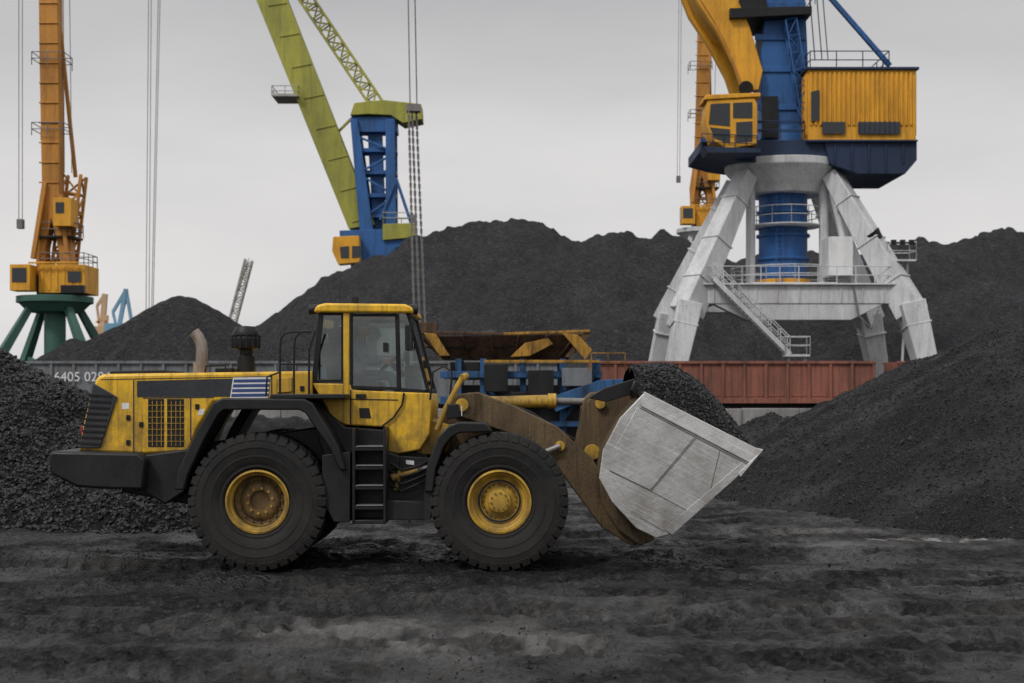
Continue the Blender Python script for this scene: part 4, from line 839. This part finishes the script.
# bucket
BD=-0.15; BE=3.15
side=[(645,392),(760,451),(757,459),(672,534),(656,538),(636,528),(612,502),(599,478),(603,450),(620,418)]
PS=[W(a,b,D+BD) for a,b in side]
bk=o.part('bucket_side_plates','steel',0.01)
bk.prism(PS,D+BD,D+BD+0.05); bk.prism(PS,D+BE-0.05,D+BE)
sh=o.part('bucket_shell','boom'); pathp=[W(a,b,D+BD) for a,b in[(645,394),(622,420),(605,451),(601,477),(613,500),(637,526),(657,535.5),(671,532)]]
cx_,cz_=W(670,460,D+BD)
inn=[(x+(cx_-x)*0.05,z+(cz_-z)*0.05) for x,z in pathp]
sh.prism(pathp+inn[::-1],D+BD+0.052,D+BE-0.052)
fl=o.part('bucket_floor','steel'); fl.prism([W(671,532,D+BD),W(758,454,D+BD),W(755,450,D+BD),W(668,528,D+BD)],D+BD+0.052,D+BE-0.052)
ce=o.part('cutting_edge','steel_edge',0.006); ce.prism([W(a,b,D+BD) for a,b in[(738,473),(763,449),(760,453),(740,477)]],D+BD-0.04,D+BE+0.04)
se=o.part('side_cutters','steel_edge',0.006)
sr=o.part('side_strips','steel',0.005)
for y0,y1 in((D+BD-0.03,D+BD-0.002),(D+BE+0.002,D+BE+0.03)):
    se.prism([W(a,b,D+BD) for a,b in[(644,391.5),(761,450.5),(750,463),(641,406)]],y0,y1)
    sr.prism([W(a,b,D+BD) for a,b in[(672,535),(749,466),(742,462),(664,529)]],y0+0.012,y1-0.004)
    sr.prism([W(a,b,D+BD) for a,b in[(637,407.5),(694,437.5),(650,490),(609,470),(611,455)]],y0+0.016,y1-0.002)
wl=o.part('weld_seams','weld')
for a,b in(((640,408),(748,464.5)),((696,438),(651,491)),((651,491),(610,471)),((651,491),(690,512)),((664,531),(640,517)),((720,450),(708,499))):
    wl.tube([R(*a,D+BD-0.004),R(*b,D+BD-0.004)],0.005,6)
tg=o.part('spill_guard','black',0.01); tg.prism([W(a,b,D+BD) for a,b in[(641,397),(648,390),(644,382),(638,380),(634,390)]],D+0.25,D+BE-0.4)
tg.prism([W(a,b,D+.6) for a,b in[(588,398),(604,388),(640,377),(646,382),(640,392),(606,402)]],D+0.6,D+0.68)
tl=o.part('tail_lamps','red_lens',0.01); tl.box(W(82,0,D+.6)[0]-0.03,W(82,0,D+.6)[0]+.02,D+0.62,D+0.72,1.78,1.9)
bh=o.part('belly_plates','black',0.02); LP(bh,[(440,480),(540,470),(545,510),(450,515)],1.0,2.0)
le=o.finish()
xA,zA=W(643,394,D+BD); xB,zB=W(758,453,D+BD)
def heap(X,Y):
    t=(X-xA)/(xB-xA); u=(Y-(D+1.5))/1.6; line=zA+(zB-zA)*t
    dome=0.74*np.sin(math.pi*np.clip(t*0.70+0.19,0,1))*np.clip(1-np.abs(u)**2.4,0,1)
    return line-0.05+dome+0.10*fbm(X*3,Y*3,3,90)*np.clip(1.1-np.abs(u),0,1)+0.03*fbm(X*14,Y*14,2,91)
xs=np.linspace(xA-0.05,xB-0.02,60); ys=np.linspace(D+BD+0.055,D+BE-0.055,120); X,Y=np.meshgrid(xs,ys)
hp_=gridmesh('coal_load',xs,ys,heap(X,Y),'coal_near',None,le)
n=6000; a=rng.uniform(xA,xB-0.05,n); b=rng.uniform(D+BD+.07,D+BE-.07,n); rocks('coal_lumps',np.stack([a,b,heap(a,b)],1),rng.uniform(0.008,0.026,n),'coal_rock',le)

# ---------------------------------------------------------------- operator
op=bpy.data.objects.new('loader_operator',None); link(op)
def skin(name,verts,edges,radii,mat,root=0,sub=2):
    me=bpy.data.meshes.new(name); me.from_pydata(verts,edges,[]); ob=link(bpy.data.objects.new(name,me),op); me.materials.append(M[mat])
    md=ob.modifiers.new('skin','SKIN'); md.use_smooth_shade=True
    for i,r in enumerate(radii): me.skin_vertices[0].data[i].radius=(r if isinstance(r,tuple) else (r,r)); 
    me.skin_vertices[0].data[root].use_root=True
    s=ob.modifiers.new('sub','SUBSURF'); s.levels=sub; s.render_levels=sub; return ob
yc=D+1.5; x0=sx-0.05
V=[(x0,yc,2.62),(x0-.03,yc,2.80),(x0-.03,yc,2.98),(x0,yc,3.08),(x0+.02,yc,3.16)]
E=[(0,1),(1,2),(2,3),(3,4)]; Rr=[(.15,.13),(.14,.12),(.17,.12),(.09,.08),(.06,.06)]
for s_ in(-1,1):
    b0=len(V); V+=[(x0,yc+s_*.2,3.02),(x0+.12,yc+s_*.25,2.78),(x0+.33,yc+s_*.19,2.84)]; E+=[(2,b0),(b0,b0+1),(b0+1,b0+2)]; Rr+=[.065,.05,.036]
    b0=len(V); V+=[(x0+.06,yc+s_*.1,2.60),(x0+.46,yc+s_*.15,2.62),(x0+.52,yc+s_*.15,2.42),(x0+.62,yc+s_*.15,2.40)]; E+=[(0,b0),(b0,b0+1),(b0+1,b0+2),(b0+2,b0+3)]; Rr+=[.095,.07,.05,.04]
skin('body',V,E,Rr,'cloth')
bm=bmesh.new(); bmesh.ops.create_uvsphere(bm,u_segments=20,v_segments=14,radius=0.11)
for v in bm.verts:
    v.co.x*=0.92; v.co.y*=0.74; v.co.z*=1.12
    if v.co.z<0: v.co.y*=1+v.co.z*2.2; v.co.x+= -v.co.z*0.12
    if v.co.x>0.085 and abs(v.co.y)<0.02 and -0.03<v.co.z<0.02: v.co.x+=0.022
me=bpy.data.meshes.new('head'); bm.to_mesh(me); bm.free(); me.materials.append(M['skin']); hd=link(bpy.data.objects.new('head',me),op); hd.location=(x0+.045,yc,3.28)
for p in me.polygons: p.use_smooth=True
bm=bmesh.new(); bmesh.ops.create_uvsphere(bm,u_segments=20,v_segments=12,radius=0.118)
for v in list(bm.verts):
    if v.co.z<0.02 and v.co.x>-0.02: bm.verts.remove(v)
for v in bm.verts: v.co.y*=0.78; v.co.z*=1.1
me=bpy.data.meshes.new('hair'); bm.to_mesh(me); bm.free(); me.materials.append(M['hair']); hr=link(bpy.data.objects.new('hair',me),op); hr.location=(x0+.035,yc,3.29)
for nm,dx,dy,dz,r,mt in(('eye_r',.093,-.03,.005,.011,'hair'),('eye_l',.093,.03,.005,.011,'hair'),('ear_r',0,-.083,-.005,.025,'skin'),('ear_l',0,.083,-.005,.025,'skin'),('mouth',.098,0,-.06,.014,'red_lens')):
    bm=bmesh.new(); bmesh.ops.create_uvsphere(bm,u_segments=8,v_segments=6,radius=r); me=bpy.data.meshes.new(nm); bm.to_mesh(me); bm.free(); me.materials.append(M[mt]); q=link(bpy.data.objects.new(nm,me),op); q.location=(x0+.045+dx,yc+dy,3.28+dz); q.scale=(0.6,1.2 if nm=='mouth' else .6,0.5 if nm=='mouth' else 1.0)
for s_ in(-1,1):
    w0=Vector((x0+.33,yc+s_*.19,2.84)); g=Vector((cxs,yc+s_*.185,2.80))
    V=[w0,w0.lerp(g,0.55)]; E=[(0,1)]; Rr=[.03,.036]
    for i in range(4):
        o_=Vector((0.0,0,0.028*(1.5-i))); b0=len(V); L_=(0.9,1.0,0.95,0.8)[i]
        V+=[g+o_+Vector((-.01,s_*.022,.012)),g+o_+Vector((.02*L_,s_*.012,.008)),g+o_+Vector((.022*L_,-s_*.015,-.004)),g+o_+Vector((.0,-s_*.024,-.008))]; E+=[(1,b0),(b0,b0+1),(b0+1,b0+2),(b0+2,b0+3)]; Rr+=[.010,.009,.009,.008]
    b0=len(V); V+=[g+Vector((-.03,-s_*.022,.03)),g+Vector((-.005,-s_*.03,.045))]; E+=[(1,b0),(b0,b0+1)]; Rr+=[.012,.010]
    skin('hand',[tuple(v) for v in V],E,Rr,'skin',0,1)

# ---------------------------------------------------------------- world, light, camera
w=bpy.data.worlds.new('World'); sc.world=w; w.use_nodes=True; nt=w.node_tree; L=nt.links; bg=nt.nodes['Background']
EL=math.radians(46)
dirv=Vector((-0.62*math.cos(EL),-0.78*math.cos(EL),math.sin(EL))).normalized()
AZ=math.atan2(dirv.x,dirv.y)
sky=nt.nodes.new('ShaderNodeTexSky'); sky.sky_type='NISHITA'; sky.sun_disc=False; sky.sun_elevation=EL; sky.sun_rotation=AZ; sky.dust_density=6; sky.ozone_density=0.5
hs_=N(nt,'ShaderNodeHueSaturation',Saturation=0.05); L.new(sky.outputs[0],hs_.inputs['Color'])
tc=nt.nodes.new('ShaderNodeTexCoord'); sx_=nt.nodes.new('ShaderNodeSeparateXYZ'); L.new(tc.outputs['Generated'],sx_.inputs[0])
rp=ramp(nt,[(0.0,(6.6,6.6,6.6)),(0.07,(7.7,7.6,7.55)),(0.15,(7.5,7.4,7.38)),(0.27,(5.3,5.3,5.4)),(0.45,(8.0,8.0,8.2)),(1.0,(13.5,13.5,13.9))]); L.new(sx_.outputs['Z'],rp.inputs['Fac'])
mp=nt.nodes.new('ShaderNodeMapping'); mp.inputs['Scale'].default_value=(1,1,3.5); L.new(tc.outputs['Generated'],mp.inputs[0])
cn=N(nt,'ShaderNodeTexNoise',Scale=2.6,Detail=5.0,Roughness=0.5); L.new(mp.outputs[0],cn.inputs['Vector'])
cr=ramp(nt,[(0.3,(0.86,0.86,0.87)),(0.7,(1.09,1.085,1.08))]); L.new(cn.outputs['Fac'],cr.inputs['Fac'])
cl=mixc(nt,1.0,rp.outputs['Color'],cr.outputs['Color'],'MULTIPLY')
fin=mixc(nt,0.92,hs_.outputs['Color'],cl); L.new(fin,bg.inputs['Color']); bg.inputs['Strength'].default_value=0.1
sl=bpy.data.lights.new('sun','SUN'); sl.energy=1.5; sl.angle=math.radians(10); sl.color=(1,0.97,0.93); so=link(bpy.data.objects.new('sun',sl))
so.rotation_euler=dirv.to_track_quat('Z','Y').to_euler()
cam=bpy.data.cameras.new('camera'); co=link(bpy.data.objects.new('camera',cam)); co.location=(0,0,CH); co.rotation_euler=(math.pi/2,0,0)
cam.lens=50; cam.sensor_width=36; cam.shift_y=(HZ-341.5)/1024; cam.clip_end=9000; cam.clip_start=0.1
cam.dof.use_dof=True; cam.dof.focus_distance=19.2; cam.dof.aperture_fstop=2.2
sc.camera=co
sc.view_settings.view_transform='Standard'; sc.view_settings.look='None'; sc.view_settings.exposure=0
